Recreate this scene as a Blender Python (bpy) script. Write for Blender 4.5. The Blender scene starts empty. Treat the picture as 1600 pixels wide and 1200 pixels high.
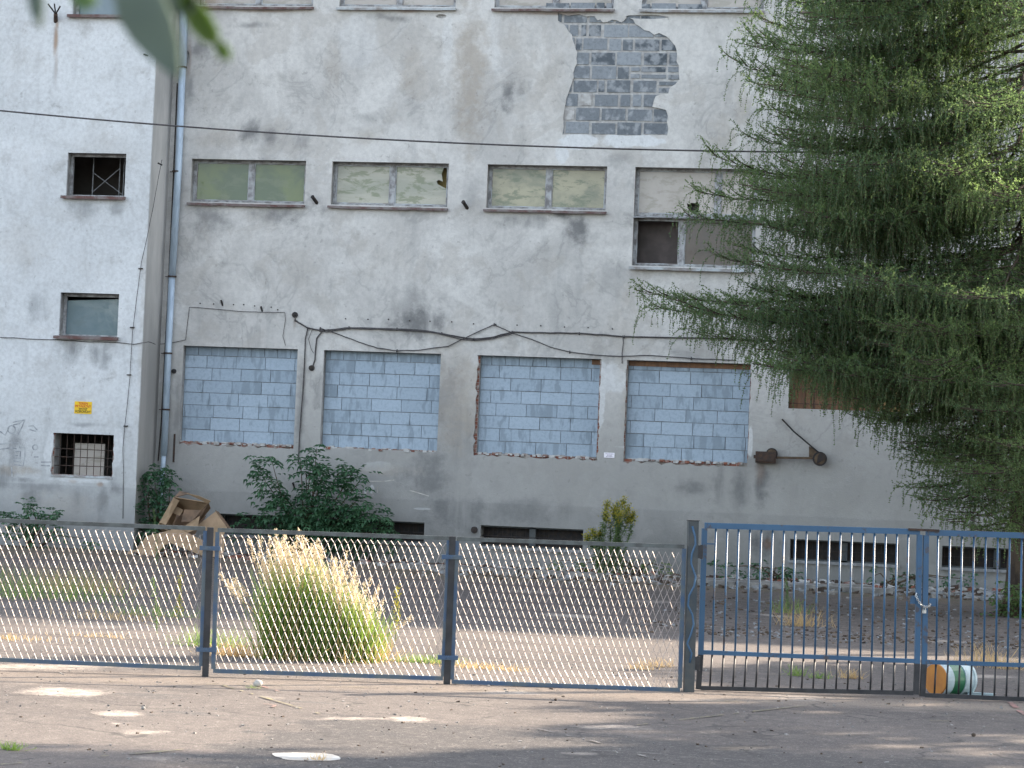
import bpy, math, random
import numpy as np
from mathutils import Vector
random.seed(7); rng = np.random.default_rng(11)
SC = bpy.context.scene
COL = SC.collection
# ------------------------------------------------------------------ camera
F_PX = 3600.0
PITCH, YAW, ROLL = 0.03858392, 0.16377073, 0.04076735
CAM = Vector((0, -44, 1.8))
def cam_axes():
    fw = Vector((-math.sin(YAW)*math.cos(PITCH), math.cos(YAW)*math.cos(PITCH), math.sin(PITCH)))
    rt = Vector((math.cos(YAW), math.sin(YAW), 0)); up = rt.cross(fw)
    c, s = math.cos(ROLL), math.sin(ROLL)
    return c*rt+s*up, -s*rt+c*up, fw
RT, UP, FW = cam_axes()
cd = bpy.data.cameras.new('camera'); cam = bpy.data.objects.new('camera', cd); COL.objects.link(cam)
from mathutils import Matrix
m = Matrix((RT, UP, -FW)).transposed().to_4x4(); m.translation = CAM
cam.matrix_world = m
cd.sensor_width = 36; cd.lens = 36*F_PX/1600; cd.clip_start = 0.05; cd.clip_end = 2000
cd.dof.use_dof = True; cd.dof.focus_distance = 30; cd.dof.aperture_fstop = 10.0
SC.camera = cam
# ------------------------------------------------------------------ light
SUN_EL, SUN_AZ = math.radians(25), math.radians(37)      # azimuth measured from +X towards +Y (behind the wall)
SDIR = Vector((math.cos(SUN_EL)*math.cos(SUN_AZ), math.cos(SUN_EL)*math.sin(SUN_AZ), math.sin(SUN_EL)))
w = bpy.data.worlds.new('World'); SC.world = w; w.use_nodes = True
nt = w.node_tree; bg = nt.nodes['Background']; sk = nt.nodes.new('ShaderNodeTexSky')
sk.sky_type = 'NISHITA'; sk.sun_disc = False; sk.sun_elevation = SUN_EL
sk.sun_rotation = math.pi/2 - SUN_AZ; sk.dust_density = 1.6; sk.ozone_density = 1.0; sk.air_density = 1.0
hs = nt.nodes.new('ShaderNodeHueSaturation'); hs.inputs['Saturation'].default_value = .52     # desaturated so the sky light is less blue
nt.links.new(sk.outputs[0], hs.inputs['Color']); nt.links.new(hs.outputs[0], bg.inputs[0]); bg.inputs[1].default_value = 0.15
sl = bpy.data.lights.new('sun', 'SUN'); sl.energy = 4.9; sl.angle = math.radians(0.6); sl.color = (1, 0.85, 0.68)
so = bpy.data.objects.new('sun', sl); COL.objects.link(so); so.location = (20, 10, 30)
so.rotation_euler = SDIR.to_track_quat('Z', 'Y').to_euler()
SC.view_settings.view_transform = 'Standard'; SC.view_settings.look = 'None'
SC.view_settings.exposure = 2.1; SC.view_settings.gamma = 1.0
SC.cycles.max_bounces = 6; SC.cycles.transparent_max_bounces = 8
# ------------------------------------------------------------------ pixel -> surface helpers
def ray(px, py): return FW*F_PX + RT*(px-800) - UP*(py-600)
def P(px, py, y=0.0):
    d = ray(px, py); return CAM + d*((y-CAM.y)/d.y)
def G(px, py, z=0.0):
    d = ray(px, py); return CAM + d*((z-CAM.z)/d.z)
def PL(px, py, A, B):
    n = Vector((-(B-A).y, (B-A).x, 0)); d = ray(px, py); return CAM + d*((A-CAM).dot(n)/d.dot(n))
FA, FB = G(320, 1057), G(1075, 1081)
GA, GB = G(1092, 1079), G(1600, 1098)
def Fp(px, py): return PL(px, py, FA, FB)
def Gp(px, py): return PL(px, py, GA, GB)
# ------------------------------------------------------------------ mesh builder
class MB:
    def __init__(s): s.v = []; s.f = []; s.mi = []; s.tone = []
    def add(s, vs, fs, mi=0, tone=None):
        o = len(s.v); s.v += [tuple(v) for v in vs]
        s.f += [tuple(i+o for i in f) for f in fs]; s.mi += [mi]*len(fs)
        s.tone += [0.5 if tone is None else tone]*len(fs)
    def box(s, x0, x1, y0, y1, z0, z1, mi=0, tone=None):
        s.add([(x, y, z) for x in (x0, x1) for y in (y0, y1) for z in (z0, z1)],
              [(0,1,3,2), (4,6,7,5), (0,4,5,1), (2,3,7,6), (0,2,6,4), (1,5,7,3)], mi, tone)
    def obox(s, c, ax, ay, az, mi=0, tone=None):
        c = Vector(c); ax = Vector(ax); ay = Vector(ay); az = Vector(az)
        s.add([c+i*ax+j*ay+k*az for i in (-1, 1) for j in (-1, 1) for k in (-1, 1)],
              [(0,1,3,2), (4,6,7,5), (0,4,5,1), (2,3,7,6), (0,2,6,4), (1,5,7,3)], mi, tone)
    def bar(s, p, q, wa, wb, side=Vector((0, 1, 0)), mi=0, tone=None):
        p = Vector(p); q = Vector(q); d = (q-p); L = d.length; d.normalize()
        a = d.cross(side).normalized(); b = d.cross(a).normalized()
        s.obox((p+q)/2, d*L/2, a*wa/2, b*wb/2, mi, tone)
    def tube(s, pts, r, n=6, mi=0, tone=None, caps=True):
        pts = [Vector(p) for p in pts]; rs = r if isinstance(r, (list, tuple)) else [r]*len(pts)
        vs = []; fs = []; prev = None
        for i, p in enumerate(pts):
            d = (pts[min(i+1, len(pts)-1)]-pts[max(i-1, 0)])
            if d.length < 1e-9: d = Vector((0, 0, 1))
            d.normalize()
            a = (prev - d*prev.dot(d)) if prev is not None else d.cross(Vector((0.13, 0.9, 0.31)))
            if a.length < 1e-6: a = d.cross(Vector((1, 0, 0)))
            a.normalize(); prev = a; b = d.cross(a)
            for k in range(n):
                t = 2*math.pi*k/n; vs.append(p+(a*math.cos(t)+b*math.sin(t))*rs[i])
        for i in range(len(pts)-1):
            for k in range(n):
                fs.append((i*n+k, i*n+(k+1) % n, (i+1)*n+(k+1) % n, (i+1)*n+k))
        if caps: fs.append(tuple(range(n-1, -1, -1))); fs.append(tuple((len(pts)-1)*n+k for k in range(n)))
        s.add(vs, fs, mi, tone)
    def prism(s, poly, up, mi=0, tone=None):          # poly list of 3D points, extruded by vector up
        n = len(poly); poly = [Vector(p) for p in poly]; up = Vector(up)
        s.add(poly+[p+up for p in poly], [tuple(range(n-1, -1, -1)), tuple(range(n, 2*n))] +
              [(i, (i+1) % n, n+(i+1) % n, n+i) for i in range(n)], mi, tone)
    def build(s, name, mat, parent=None, smooth=False, label=None):
        me = bpy.data.meshes.new(name); off = origin(parent)
        v = np.array(s.v, dtype=float) - np.array(off)
        me.from_pydata(v.tolist(), [], s.f)
        ms = mat if isinstance(mat, (list, tuple)) else [mat]
        for q in ms: me.materials.append(q)
        if len(ms) > 1: me.polygons.foreach_set('material_index', s.mi)
        if smooth: me.polygons.foreach_set('use_smooth', [True]*len(s.f))
        at = me.attributes.new('tone', 'FLOAT', 'FACE'); at.data.foreach_set('value', s.tone)
        me.update()
        return link(name, me, parent, label)
def origin(parent):
    o = Vector((0, 0, 0))
    while parent is not None: o = o + Vector(parent.location); parent = parent.parent
    return o
def link(name, me, parent=None, label=None):
    o = bpy.data.objects.new(name, me); COL.objects.link(o)
    if parent is not None: o.parent = parent
    if label: o['label'] = label
    return o
def tag(o, label, cat, group=None):
    o['label'] = label; o['category'] = cat
    if group: o['group'] = group
    return o
def thing(name, loc, label, cat, group=None):
    o = bpy.data.objects.new(name, None); COL.objects.link(o); o.location = loc; o.empty_display_size = 0.1
    return tag(o, label, cat, group)
def solid(name, mb, mat, label, cat, group=None, smooth=False):   # a one-mesh thing whose origin is moved to its base
    v = np.array(mb.v); b = Vector((float(v[:,0].mean()), float(v[:,1].mean()), float(v[:,2].min())))
    mb.v = (v-np.array(b)).tolist(); o = mb.build(name, mat, None, smooth); o.location = b
    return tag(o, label, cat, group)
def struct(name, mb, mat):
    o = mb.build(name, mat); o['kind'] = 'structure'; return o
def in_poly(x, z, poly):
    r = False; j = len(poly)-1
    for i in range(len(poly)):
        xi, zi = poly[i]; xj, zj = poly[j]
        if (zi > z) != (zj > z) and x < (xj-xi)*(z-zi)/(zj-zi)+xi: r = not r
        j = i
    return r
def sheet_with_holes(outer, holes, y0, y1):                       # outline and holes in (x,z), triangulated and given thickness y0..y1
    from mathutils.geometry import delaunay_2d_cdt
    vs = []; es = []
    for poly in [outer]+holes:
        o = len(vs); n = len(poly); vs += [Vector((p[0], p[1])) for p in poly]; es += [(o+i, o+(i+1) % n) for i in range(n)]
    vo, _, fo, _, _, _ = delaunay_2d_cdt(vs, es, [], 0, 1e-6)
    bb = [(min(p[0] for p in h), max(p[0] for p in h), min(p[1] for p in h), max(p[1] for p in h), h) for h in holes]
    keep = []
    for f in fo:
        cx = sum(vo[i].x for i in f)/len(f); cz = sum(vo[i].y for i in f)/len(f)
        if not in_poly(cx, cz, outer): continue
        if any(a <= cx <= b and c <= cz <= d and in_poly(cx, cz, h) for a, b, c, d, h in bb): continue
        keep.append(tuple(f))
    n = len(vo); out = [(v.x, y0, v.y) for v in vo]+[(v.x, y1, v.y) for v in vo]; fs = []; ed = {}
    for f in keep:
        a = vo[f[0]]; b_ = vo[f[1]]; c = vo[f[2]]
        if (b_.x-a.x)*(c.y-a.y)-(b_.y-a.y)*(c.x-a.x) < 0: f = f[::-1]
        fs.append(f); fs.append(tuple(i+n for i in reversed(f)))
        for i in range(len(f)): ed[(f[i], f[(i+1) % len(f)])] = 1
    for (i, j) in ed:
        if (j, i) not in ed: fs.append((j, i, i+n, j+n))
    return out, fs
def rect(x0, x1, z0, z1): return [(x0, z0), (x1, z0), (x1, z1), (x0, z1)]
def rough_line(a, b, amp, step=0.09):
    n = max(2, int(math.dist(a, b)/step)); out = []
    dx, dz = b[0]-a[0], b[1]-a[1]; L = math.hypot(dx, dz)
    for i in range(n):
        t = i/n; r = random.uniform(-amp, amp) if i else 0
        out.append((a[0]+dx*t - dz/L*r, a[1]+dz*t + dx/L*r))
    return out
def rough_rect(x0, x1, z0, z1, amps, grow=(0, 0, 0, 0)):          # amps: bottom, right, top, left
    x0 -= grow[3]; x1 += grow[1]; z0 -= grow[0]; z1 += grow[2]
    c = [(x0, z0), (x1, z0), (x1, z1), (x0, z1)]; out = []
    for i in range(4): out += rough_line(c[i], c[(i+1) % 4], amps[i]) if amps[i] else [c[i]]
    return out
# ------------------------------------------------------------------ materials
class NT:
    def __init__(s, name):
        s.m = bpy.data.materials.new(name); s.m.use_nodes = True; s.t = s.m.node_tree; s.t.nodes.clear()
        s.out = s.n('ShaderNodeOutputMaterial'); s.b = s.n('ShaderNodeBsdfPrincipled'); s.l(s.b.outputs[0], s.out.inputs[0])
        s.co = s.n('ShaderNodeNewGeometry').outputs['Position']
    def n(s, t, **k):
        q = s.t.nodes.new(t)
        for a, v in k.items(): setattr(q, a, v)
        return q
    def l(s, a, b): s.t.links.new(a, b)
    def set(s, inp, v):
        if hasattr(v, 'default_value') or isinstance(v, bpy.types.NodeSocket): s.l(v, inp)
        else: inp.default_value = v
    def math(s, op, a, b=0.0, c=None, clamp=False):
        q = s.n('ShaderNodeMath', operation=op, use_clamp=clamp); s.set(q.inputs[0], a); s.set(q.inputs[1], b)
        if c is not None: s.set(q.inputs[2], c)
        return q.outputs[0]
    def vm(s, op, a, b): 
        q = s.n('ShaderNodeVectorMath', operation=op); s.set(q.inputs[0], a); s.set(q.inputs[1], b); return q.outputs[1 if op in('LENGTH','DOT_PRODUCT','DISTANCE') else 0]
    def noise(s, scale, detail=4, rough=0.55, vec=None, stretch=None, dist=0.0):
        q = s.n('ShaderNodeTexNoise'); q.inputs['Scale'].default_value = scale; q.inputs['Detail'].default_value = detail
        q.inputs['Roughness'].default_value = rough; q.inputs['Distortion'].default_value = dist
        v = vec or s.co
        if stretch: v = s.vm('MULTIPLY', v, stretch)
        s.l(v, q.inputs['Vector']); return q.outputs[0]
    def ramp(s, f, a, b, smooth=True):
        q = s.n('ShaderNodeMapRange', interpolation_type='SMOOTHSTEP' if smooth else 'LINEAR')
        s.set(q.inputs[0], f); q.inputs[1].default_value = min(a, b); q.inputs[2].default_value = max(a, b)
        q.inputs[3].default_value = 0.0 if a < b else 1.0; q.inputs[4].default_value = 1.0 if a < b else 0.0
        return q.outputs[0]
    def mix(s, f, a, b):
        q = s.n('ShaderNodeMix', data_type='RGBA'); s.set(q.inputs[0], f)
        s.set(q.inputs[6], col(a) if isinstance(a, tuple) else a); s.set(q.inputs[7], col(b) if isinstance(b, tuple) else b)
        return q.outputs[2]
    def bump(s, h, strength=0.4, dist=0.01):
        q = s.n('ShaderNodeBump'); q.inputs['Strength'].default_value = strength; q.inputs['Distance'].default_value = dist
        s.l(h, q.inputs['Height']); s.l(q.outputs[0], s.b.inputs['Normal'])
    def attr(s, name): return s.n('ShaderNodeAttribute', attribute_name=name).outputs['Fac']
    def sep(s): return s.n('ShaderNodeSeparateXYZ')
    def fin(s, c, rough=0.8, metal=0.0, spec=0.3):
        s.set(s.b.inputs['Base Color'], col(c) if isinstance(c, tuple) else c); s.set(s.b.inputs['Roughness'], rough)
        s.set(s.b.inputs['Metallic'], metal); s.b.inputs['Specular IOR Level'].default_value = spec
        return s.m
def col(c): return (c[0], c[1], c[2], 1.0)
def simple(name, c1, c2=None, scale=8, rough=0.7, metal=0.0, spec=0.3, bump=0.0, stretch=None):
    t = NT(name)
    if c2 is None: c2 = tuple(x*0.7 for x in c1)
    c = t.mix(t.ramp(t.noise(scale, 5, 0.6, stretch=stretch), 0.35, 0.65), c1, c2)
    if bump: t.bump(t.noise(scale*6, 3), bump)
    return t.fin(c, rough, metal, spec)
def wall_material(name, base_hi, base_lo, low_tint, dark, light, rust, tan, zlow=2.6):
    """weathered render: mottling, run-off streaks, damp low zone and individual stains"""
    t = NT(name)
    big = t.noise(0.55, 6, 0.62, dist=0.4); mid = t.noise(2.3, 6, 0.65); fine = t.noise(14, 6, 0.7)
    strk = t.noise(2.6, 5, 0.6, stretch=(1, 1, 0.11))
    c = t.mix(t.ramp(big, 0.36, 0.64), base_hi, base_lo)
    c = t.mix(t.math('MULTIPLY', t.ramp(mid, 0.52, 0.74), 0.45), c, (0.32, 0.31, 0.29))
    c = t.mix(t.math('MULTIPLY', t.ramp(strk, 0.52, 0.78), 0.33), c, (0.25, 0.26, 0.26))
    c = t.mix(t.math('MULTIPLY', t.ramp(t.noise(3.4, 7, 0.7, dist=0.6), 0.60, 0.66), 0.22), c, (0.62, 0.63, 0.62))
    s = t.sep(); t.l(t.co, s.inputs[0]); z = t.math('ADD', s.outputs[2], t.math('MULTIPLY', big, 2.0))
    tl = t.math('ABSOLUTE', t.math('SUBTRACT', t.noise(.8, 5, .6, dist=.8), .52))
    c = t.mix(t.math('MULTIPLY', t.math('MULTIPLY', t.ramp(tl, .03, .0), t.ramp(big, .4, .6)), .15 if name == 'plaster_wing' else .40), c, (0.25, 0.25, 0.245))
    c = t.mix(t.math('MULTIPLY', t.ramp(t.noise(.9, 6, .68, dist=.5), .53, .59), .12 if name == 'plaster_wing' else .36), c, (0.40, 0.375, 0.34))
    c = t.mix(t.math('MULTIPLY', t.ramp(z, zlow+2.8, zlow), 0.78), c, low_tint)
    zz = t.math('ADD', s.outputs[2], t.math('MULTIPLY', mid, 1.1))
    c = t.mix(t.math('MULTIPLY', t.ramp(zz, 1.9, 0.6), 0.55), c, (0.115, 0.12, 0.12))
    c = t.mix(t.math('MULTIPLY', t.ramp(s.outputs[2], 1.23, 1.195), 0.18), c, (0.13, 0.135, 0.135))
    c = t.mix(t.math('MULTIPLY', t.ramp(t.noise(1.6, 7, .72, dist=.7), .52, .62), t.math('MULTIPLY', t.ramp(z, zlow+2.4, zlow), .35)), c, (0.36, 0.355, 0.345))
    warp = t.n('ShaderNodeTexNoise'); warp.inputs['Scale'].default_value = 2.2; warp.inputs['Detail'].default_value = 5
    warp.inputs['Roughness'].default_value = 0.7; t.l(t.co, warp.inputs['Vector'])
    wv = t.vm('MULTIPLY', t.vm('SUBTRACT', warp.outputs[1], (0.5, 0.5, 0.5)), (1, 0, 1))
    def masks(lst, wamp, lo, hi):
        acc = None
        base = t.vm('MULTIPLY', t.co, (1, 0, 1))
        for (px, py, rx, rz, k) in lst:
            p = P(px, py, YP); sx = 0.0125
            wv2 = t.vm('ADD', base, t.vm('MULTIPLY', wv, (wamp*rx*sx, 0, wamp*rz*sx)))
            d = t.vm('MULTIPLY', t.vm('SUBTRACT', wv2, (p.x, 0, p.z)), (1/(rx*sx), 0, 1/(rz*sx)))
            mk = t.math('MULTIPLY', t.ramp(t.vm('LENGTH', d, (0, 0, 0)), hi, lo), k)
            acc = mk if acc is None else t.math('MAXIMUM', acc, mk)
        return acc
    YP = WALLY[name]
    for lst, colr, wa, lo, hi, nz in ((light, (0.68, 0.70, 0.71), 1.4, 0.75, 1.0, None), (tan, (0.36, 0.32, 0.27), 2.2, 0.3, 1.15, mid),
                                     (dark, (0.085, 0.09, 0.095), 2.6, 0.1, 1.15, strk), (rust, (0.27, 0.15, 0.065) if name == 'plaster_wing' else (0.16, 0.075, 0.035), 1.0, 0.2, 1.1, None)):
        if lst:
            mk = masks(lst, wa, lo, hi)
            if nz is not None: mk = t.math('MULTIPLY', mk, t.ramp(nz, 0.25, 0.52))
            c = t.mix(mk, c, colr)
    # hairline cracks and pock marks
    v = t.n('ShaderNodeTexVoronoi', feature='DISTANCE_TO_EDGE'); v.inputs['Scale'].default_value = 0.9
    t.l(t.vm('ADD', t.co, t.vm('MULTIPLY', wv, (0.5, 0, 0.5))), v.inputs['Vector'])
    ck = t.math('MULTIPLY', t.ramp(v.outputs[0], 0.008, 0.002), t.ramp(mid, 0.54, 0.64))
    c = t.mix(t.math('MULTIPLY', ck, 0.25), c, (0.12, 0.12, 0.12))
    pk = t.ramp(t.noise(9, 2, 0.5), 0.70, 0.74)
    c = t.mix(t.math('MULTIPLY', pk, 0.28), c, (0.16, 0.15, 0.14))
    c = t.mix(t.math('MULTIPLY', t.ramp(fine, 0.35, 0.7), 0.28), c, (0.27, 0.27, 0.27))
    t.bump(t.math('ADD', t.noise(34, 5, 0.7), t.math('MULTIPLY', mid, 1.5)), 0.45, 0.012)
    return t.fin(c, 0.93, 0, 0.2)
WING = -1.2
WALLY = {'plaster_main': 0.0, 'plaster_wing': WING}
M = {}
M['plaster_main'] = wall_material('plaster_main', (0.62, 0.61, 0.585), (0.47, 0.46, 0.44), (0.265, 0.265, 0.255),
    dark=[(330,345,40,28,.55), (432,338,42,26,.6), (392,205,20,26,.7), (425,215,16,18,.6), (470,222,18,14,.4), (312,78,18,22,.6), (300,140,8,30,.5),
          (795,148,14,32,.75), (812,140,10,24,.4), (900,360,24,30,.8), (878,335,26,10,.8), (838,345,30,16,.55), (800,345,24,14,.4), (655,505,55,36,.75), (640,475,30,40,.4),
          (690,620,40,90,.35), (672,745,45,60,.6), (712,800,60,40,.6), (1155,770,16,36,.6), (1125,762,12,40,.55), (1190,752,14,40,.75), (1085,762,30,14,.55),
          (1200,850,26,28,.85), (1010,345,14,60,.3), (720,700,30,90,.3), (820,800,110,24,.4), (470,640,10,80,.45), (500,620,12,50,.35),
          (965,250,30,18,.35), (575,185,30,10,.4), (395,40,40,6,.5), (615,28,50,8,.55), (960,430,40,30,.25), (1100,540,60,40,.3), (740,300,20,40,.3), (280,640,10,90,.4)],
    light=[(905,222,32,13,.85), (985,220,56,13,.9), (878,240,12,18,.7), (958,592,24,28,.6), (940,610,8,60,.55), (1016,700,60,4,.5), (590,730,30,10,.2), (582,765,5,8,.6),
           (572,768,3,6,.7), (1172,690,5,26,.6), (790,60,34,60,.22), (560,60,34,60,.22), (1105,712,50,5,.4), (810,705,40,4,.4), (700,60,10,50,.25), (660,795,14,2,.4)],
    rust=[(1188,735,10,26,.35), (1200,850,10,12,.55), (461,505,4,14,.3), (640,18,34,4,.5), (420,18,60,3,.5), (870,22,70,3,.5), (297,90,5,40,.35)],
    tan=[(735,110,34,140,.75), (520,110,16,60,.35), (645,120,26,50,.45), (800,60,26,46,.4), (1130,205,30,30,.5), (1160,170,14,40,.4), (700,560,50,30,.4), (570,215,40,16,.4),
         (975,520,30,80,.3), (720,620,50,90,.6), (330,560,30,20,.3), (600,735,60,10,.4), (985,645,18,60,.55), (1000,330,8,80,.5), (350,215,60,20,.4), (860,130,30,70,.3), (600,400,60,60,.15)])
M['plaster_wing'] = wall_material('plaster_wing', (0.64, 0.66, 0.67), (0.57, 0.59, 0.60), (0.38, 0.39, 0.39),
    dark=[(125,330,30,24,.45), (180,325,14,20,.45), (112,550,20,30,.6), (160,552,26,26,.65), (60,475,22,30,.45), (20,700,16,50,.6), (8,745,30,26,.6), (52,775,18,34,.5),
          (130,775,30,26,.4), (160,785,14,34,.5), (86,120,8,50,.2), (140,664,40,5,.45), (30,750,40,6,.5), (60,760,60,10,.4), (180,760,14,20,.5)],
    light=[(80,705,14,36,.5), (184,700,10,34,.45), (130,750,60,5,.4)],
    rust=[(87,62,5.5,30,.75), (89,40,4,10,.6), (88,100,4,40,.25), (157,757,8,5,.5), (115,752,10,4,.3)],
    tan=[(30,380,60,40,.2), (160,230,80,40,.15), (225,500,10,160,.3), (225,700,12,90,.45), (100,790,80,30,.3), (20,735,40,10,.7)], zlow=1.5)
def mk_side():
    t = NT('plaster_side'); c = t.mix(t.ramp(t.noise(1.2, 6, 0.6, stretch=(1, 1, 0.3)), .35, .65), (0.52, 0.505, 0.48), (0.36, 0.355, 0.34))
    s = t.sep(); t.l(t.co, s.inputs[0])
    c = t.mix(t.math('MULTIPLY', t.ramp(t.math('ADD', s.outputs[2], t.noise(.7)), 6.0, 3.6), .5), c, (0.17, 0.165, 0.155)); t.bump(t.noise(30), .3); return t.fin(c, .9)
M['side'] = mk_side()
M['reveal'] = simple('reveal', (0.33, 0.33, 0.32), (0.20, 0.195, 0.19), 5, 0.9)
def mk_brick():
    t = NT('old_brick'); b = t.n('ShaderNodeTexBrick'); s = t.sep(); t.l(t.co, s.inputs[0]); cmb = t.n('ShaderNodeCombineXYZ')
    t.l(s.outputs[0], cmb.inputs[0]); t.l(s.outputs[2], cmb.inputs[1]); t.l(cmb.outputs[0], b.inputs[0])
    b.inputs['Scale'].default_value = 1; b.inputs['Brick Width'].default_value = .25; b.inputs['Row Height'].default_value = .075; b.inputs['Mortar Size'].default_value = .006
    b.inputs[1].default_value = (.24, .09, .06, 1); b.inputs[2].default_value = (.15, .065, .05, 1); b.inputs[3].default_value = (.3, .28, .26, 1)
    c = t.mix(t.ramp(t.noise(6, 5), .45, .6), b.outputs[0], (.30, .28, .26)); t.bump(t.noise(20), .6, .02)
    sz = t.ramp(s.outputs[2], 7.9, 8.1)
    c = t.mix(sz, c, t.mix(t.ramp(t.noise(7, 5), .4, .6), (.46, .46, .45), (.30, .29, .28)))
    return t.fin(c, .95)
M['brick'] = mk_brick()
def mk_block(name, lo, hi, stainc, amount, streak):
    t = NT(name); a = t.attr('tone')
    c = t.mix(a, lo, hi); nn = t.noise(3.4, 3, .5, stretch=streak); c = t.mix(t.math('MULTIPLY', t.ramp(t.math('ADD', nn, t.math('MULTIPLY', t.math('SUBTRACT', .5, a), .22)), .50, .66), amount), c, stainc)
    c = t.mix(t.math('MULTIPLY', t.ramp(t.noise(16, 6, .75), .42, .7), .35), c, tuple(x*.62 for x in lo)); t.bump(t.noise(45, 4, .7), .4, .006)
    return t.fin(c, .95, 0, .15)
M['aerated'] = mk_block('aerated_block', (.30, .37, .44), (.37, .45, .53), (.215, .265, .31), .7, (2.9, 1, .9))
M['slag'] = mk_block('slag_block', (.085, .10, .115), (.29, .315, .34), (.44, .46, .48), .55, (1.5, 1, 1.5))
M['mortar'] = simple('mortar', (.26, .27, .28), (.18, .185, .19), 9, .95)
M['pale_mortar'] = simple('pale_mortar', (.46, .46, .45), (.32, .31, .30), 9, .95)
M['frame_wood'] = simple('frame_wood', (.40, .41, .42), (.17, .165, .165), 7, .75, stretch=(1, 1, 1), bump=.3)
M['sill_red'] = simple('sill_red', (.105, .05, .045), (.19, .17, .165), 5, .6, bump=.3)
M['sill_grey'] = simple('sill_grey', (.42, .46, .48), (.22, .20, .19), 4, .6)
M['dark_iron'] = simple('dark_iron', (.025, .025, .028), (.045, .035, .03), 12, .6, .3)
M['rusty'] = simple('rusty', (.085, .052, .038), (.045, .036, .033), 14, .8, .2)
M['cable'] = simple('cable', (.045, .042, .045), (.08, .075, .075), 12, .6)
def mk_pane(name, c1, c2, cdirt_refl, amt, refl, stretch=(1, 1, 1)):  # streak colour: grime, plus tree reflections painted in where it is green
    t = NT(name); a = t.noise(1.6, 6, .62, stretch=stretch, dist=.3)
    c = t.mix(t.ramp(a, .38, .62), c1, c2); c = t.mix(t.math('MULTIPLY', t.ramp(t.noise(2.4, 7, .7, stretch=(1, 1, 2.6), dist=.3), .5, .60), amt), c, cdirt_refl)
    m_ = t.fin(c, .6, 0, .12); t.b.inputs['Coat Weight'].default_value = .55; t.b.inputs['Coat Roughness'].default_value = .06
    t.b.inputs['Coat IOR'].default_value = refl; 
    b = t.n('ShaderNodeBump'); b.inputs['Strength'].default_value = .12; b.inputs['Distance'].default_value = .02
    t.l(t.noise(3, 3), b.inputs['Height']); t.l(b.outputs[0], t.b.inputs['Coat Normal']); return m_
M['pane_green'] = mk_pane('pane_green', (.10, .135, .085), (.15, .185, .09), (.17, .19, .13), .4, 1.5)  # green base paints in the reflected trees
M['pane_smear'] = mk_pane('pane_smear', (.30, .305, .25), (.40, .385, .32), (.15, .175, .10), .75, 1.5, (.5, 1, 2.2))  # green smears paint reflected trees over a beige pane
M['pane_yellow'] = mk_pane('pane_yellow', (.22, .225, .165), (.36, .335, .235), (.13, .155, .10), .75, 1.5, (.8, 1, 1.3))
M['pane_beige'] = mk_pane('pane_beige', (.38, .345, .31), (.43, .395, .36), (.24, .23, .18), .45, 1.45)
M['pane_blue'] = mk_pane('pane_blue', (.115, .165, .19), (.15, .20, .225), (.12, .16, .17), .4, 1.7)
M['pane_brown'] = mk_pane('pane_brown', (.05, .034, .027), (.07, .046, .036), (.05, .04, .035), .4, 1.6)
M['curtain_yellow'] = simple('curtain_yellow', (.42, .33, .12), (.34, .27, .12), 3, .9)
M['curtain_grey'] = simple('curtain_grey', (.15, .125, .12), (.11, .095, .09), 3, .95)  # tone of the dimly lit room, put into a backing panel
M['room'] = simple('room', (.16, .15, .145), (.10, .095, .09), 1.5, .95)
M['roof'] = simple('roof', (.07, .07, .07), (.05, .05, .05), 2, .9)
M['pipe'] = simple('pipe_paint', (.46, .56, .66), (.33, .41, .49), 3, .45, .15, .5, stretch=(3, 3, .6))
M['board'] = simple('orange_board', (.21, .115, .065), (.14, .08, .05), 5, .8, stretch=(3, 1, .5))
M['yellow_board'] = simple('yellow_board', (.36, .24, .10), (.26, .18, .09), 5, .8)
def mk_blue():
    t = NT('blue_paint'); n = t.noise(7, 6, .7); c = t.mix(t.ramp(t.noise(1.5), .3, .7), (.020, .066, .135), (.030, .092, .175))
    c = t.mix(t.math('MULTIPLY', t.ramp(n, .57, .63), .8), c, (.055, .042, .04)); t.bump(n, .2); return t.fin(c, .42, 0, .5)
M['blue'] = mk_blue()
M['black_paint'] = simple('black_paint', (.014, .016, .02), (.032, .032, .035), 8, .5, 0, .4)
M['grey_steel'] = simple('grey_steel', (.10, .115, .115), (.06, .065, .065), 9, .5, .3, .5)
M['post_dark'] = simple('post_dark', (.030, .042, .052), (.055, .06, .06), 9, .5, .1, .5)
M['worn_blue'] = simple('worn_blue', (.035, .075, .145), (.08, .105, .12), 6, .5, .1, .5)
t = NT('galvanised'); M['mesh_wire'] = t.fin(t.mix(t.ramp(t.noise(11, 4), .4, .6), (.41, .355, .33), (.28, .245, .235)), .5, .3, .5)
M['chrome'] = simple('chain_steel', (.62, .62, .60), (.35, .35, .34), 60, .3, .8, .5)
def mk_leaf(name, c1, c2, trans=.35, rough=.55):
    t = NT(name); a = t.attr('tone'); c = t.mix(a, c1, c2); t.fin(c, rough, 0, .35)
    tr = t.n('ShaderNodeBsdfTranslucent'); t.l(t.mix(.5, c, tuple(min(1, x*2.1) for x in c2)), tr.inputs[0])
    mx = t.n('ShaderNodeMixShader'); mx.inputs[0].default_value = trans; t.l(t.b.outputs[0], mx.inputs[1]); t.l(tr.outputs[0], mx.inputs[2])
    t.l(mx.outputs[0], t.out.inputs[0]); return t.m
M['larch'] = mk_leaf('larch_needles', (.048, .102, .066), (.135, .20, .065), .55)
M['bush'] = mk_leaf('bush_leaf', (.035, .095, .05), (.075, .165, .08), .25)
M['herb'] = mk_leaf('herb_leaf', (.06, .12, .045), (.14, .20, .07), .3)
M['goldenrod'] = mk_leaf('goldenrod_flower', (.28, .27, .04), (.40, .35, .05), .3)
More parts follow.
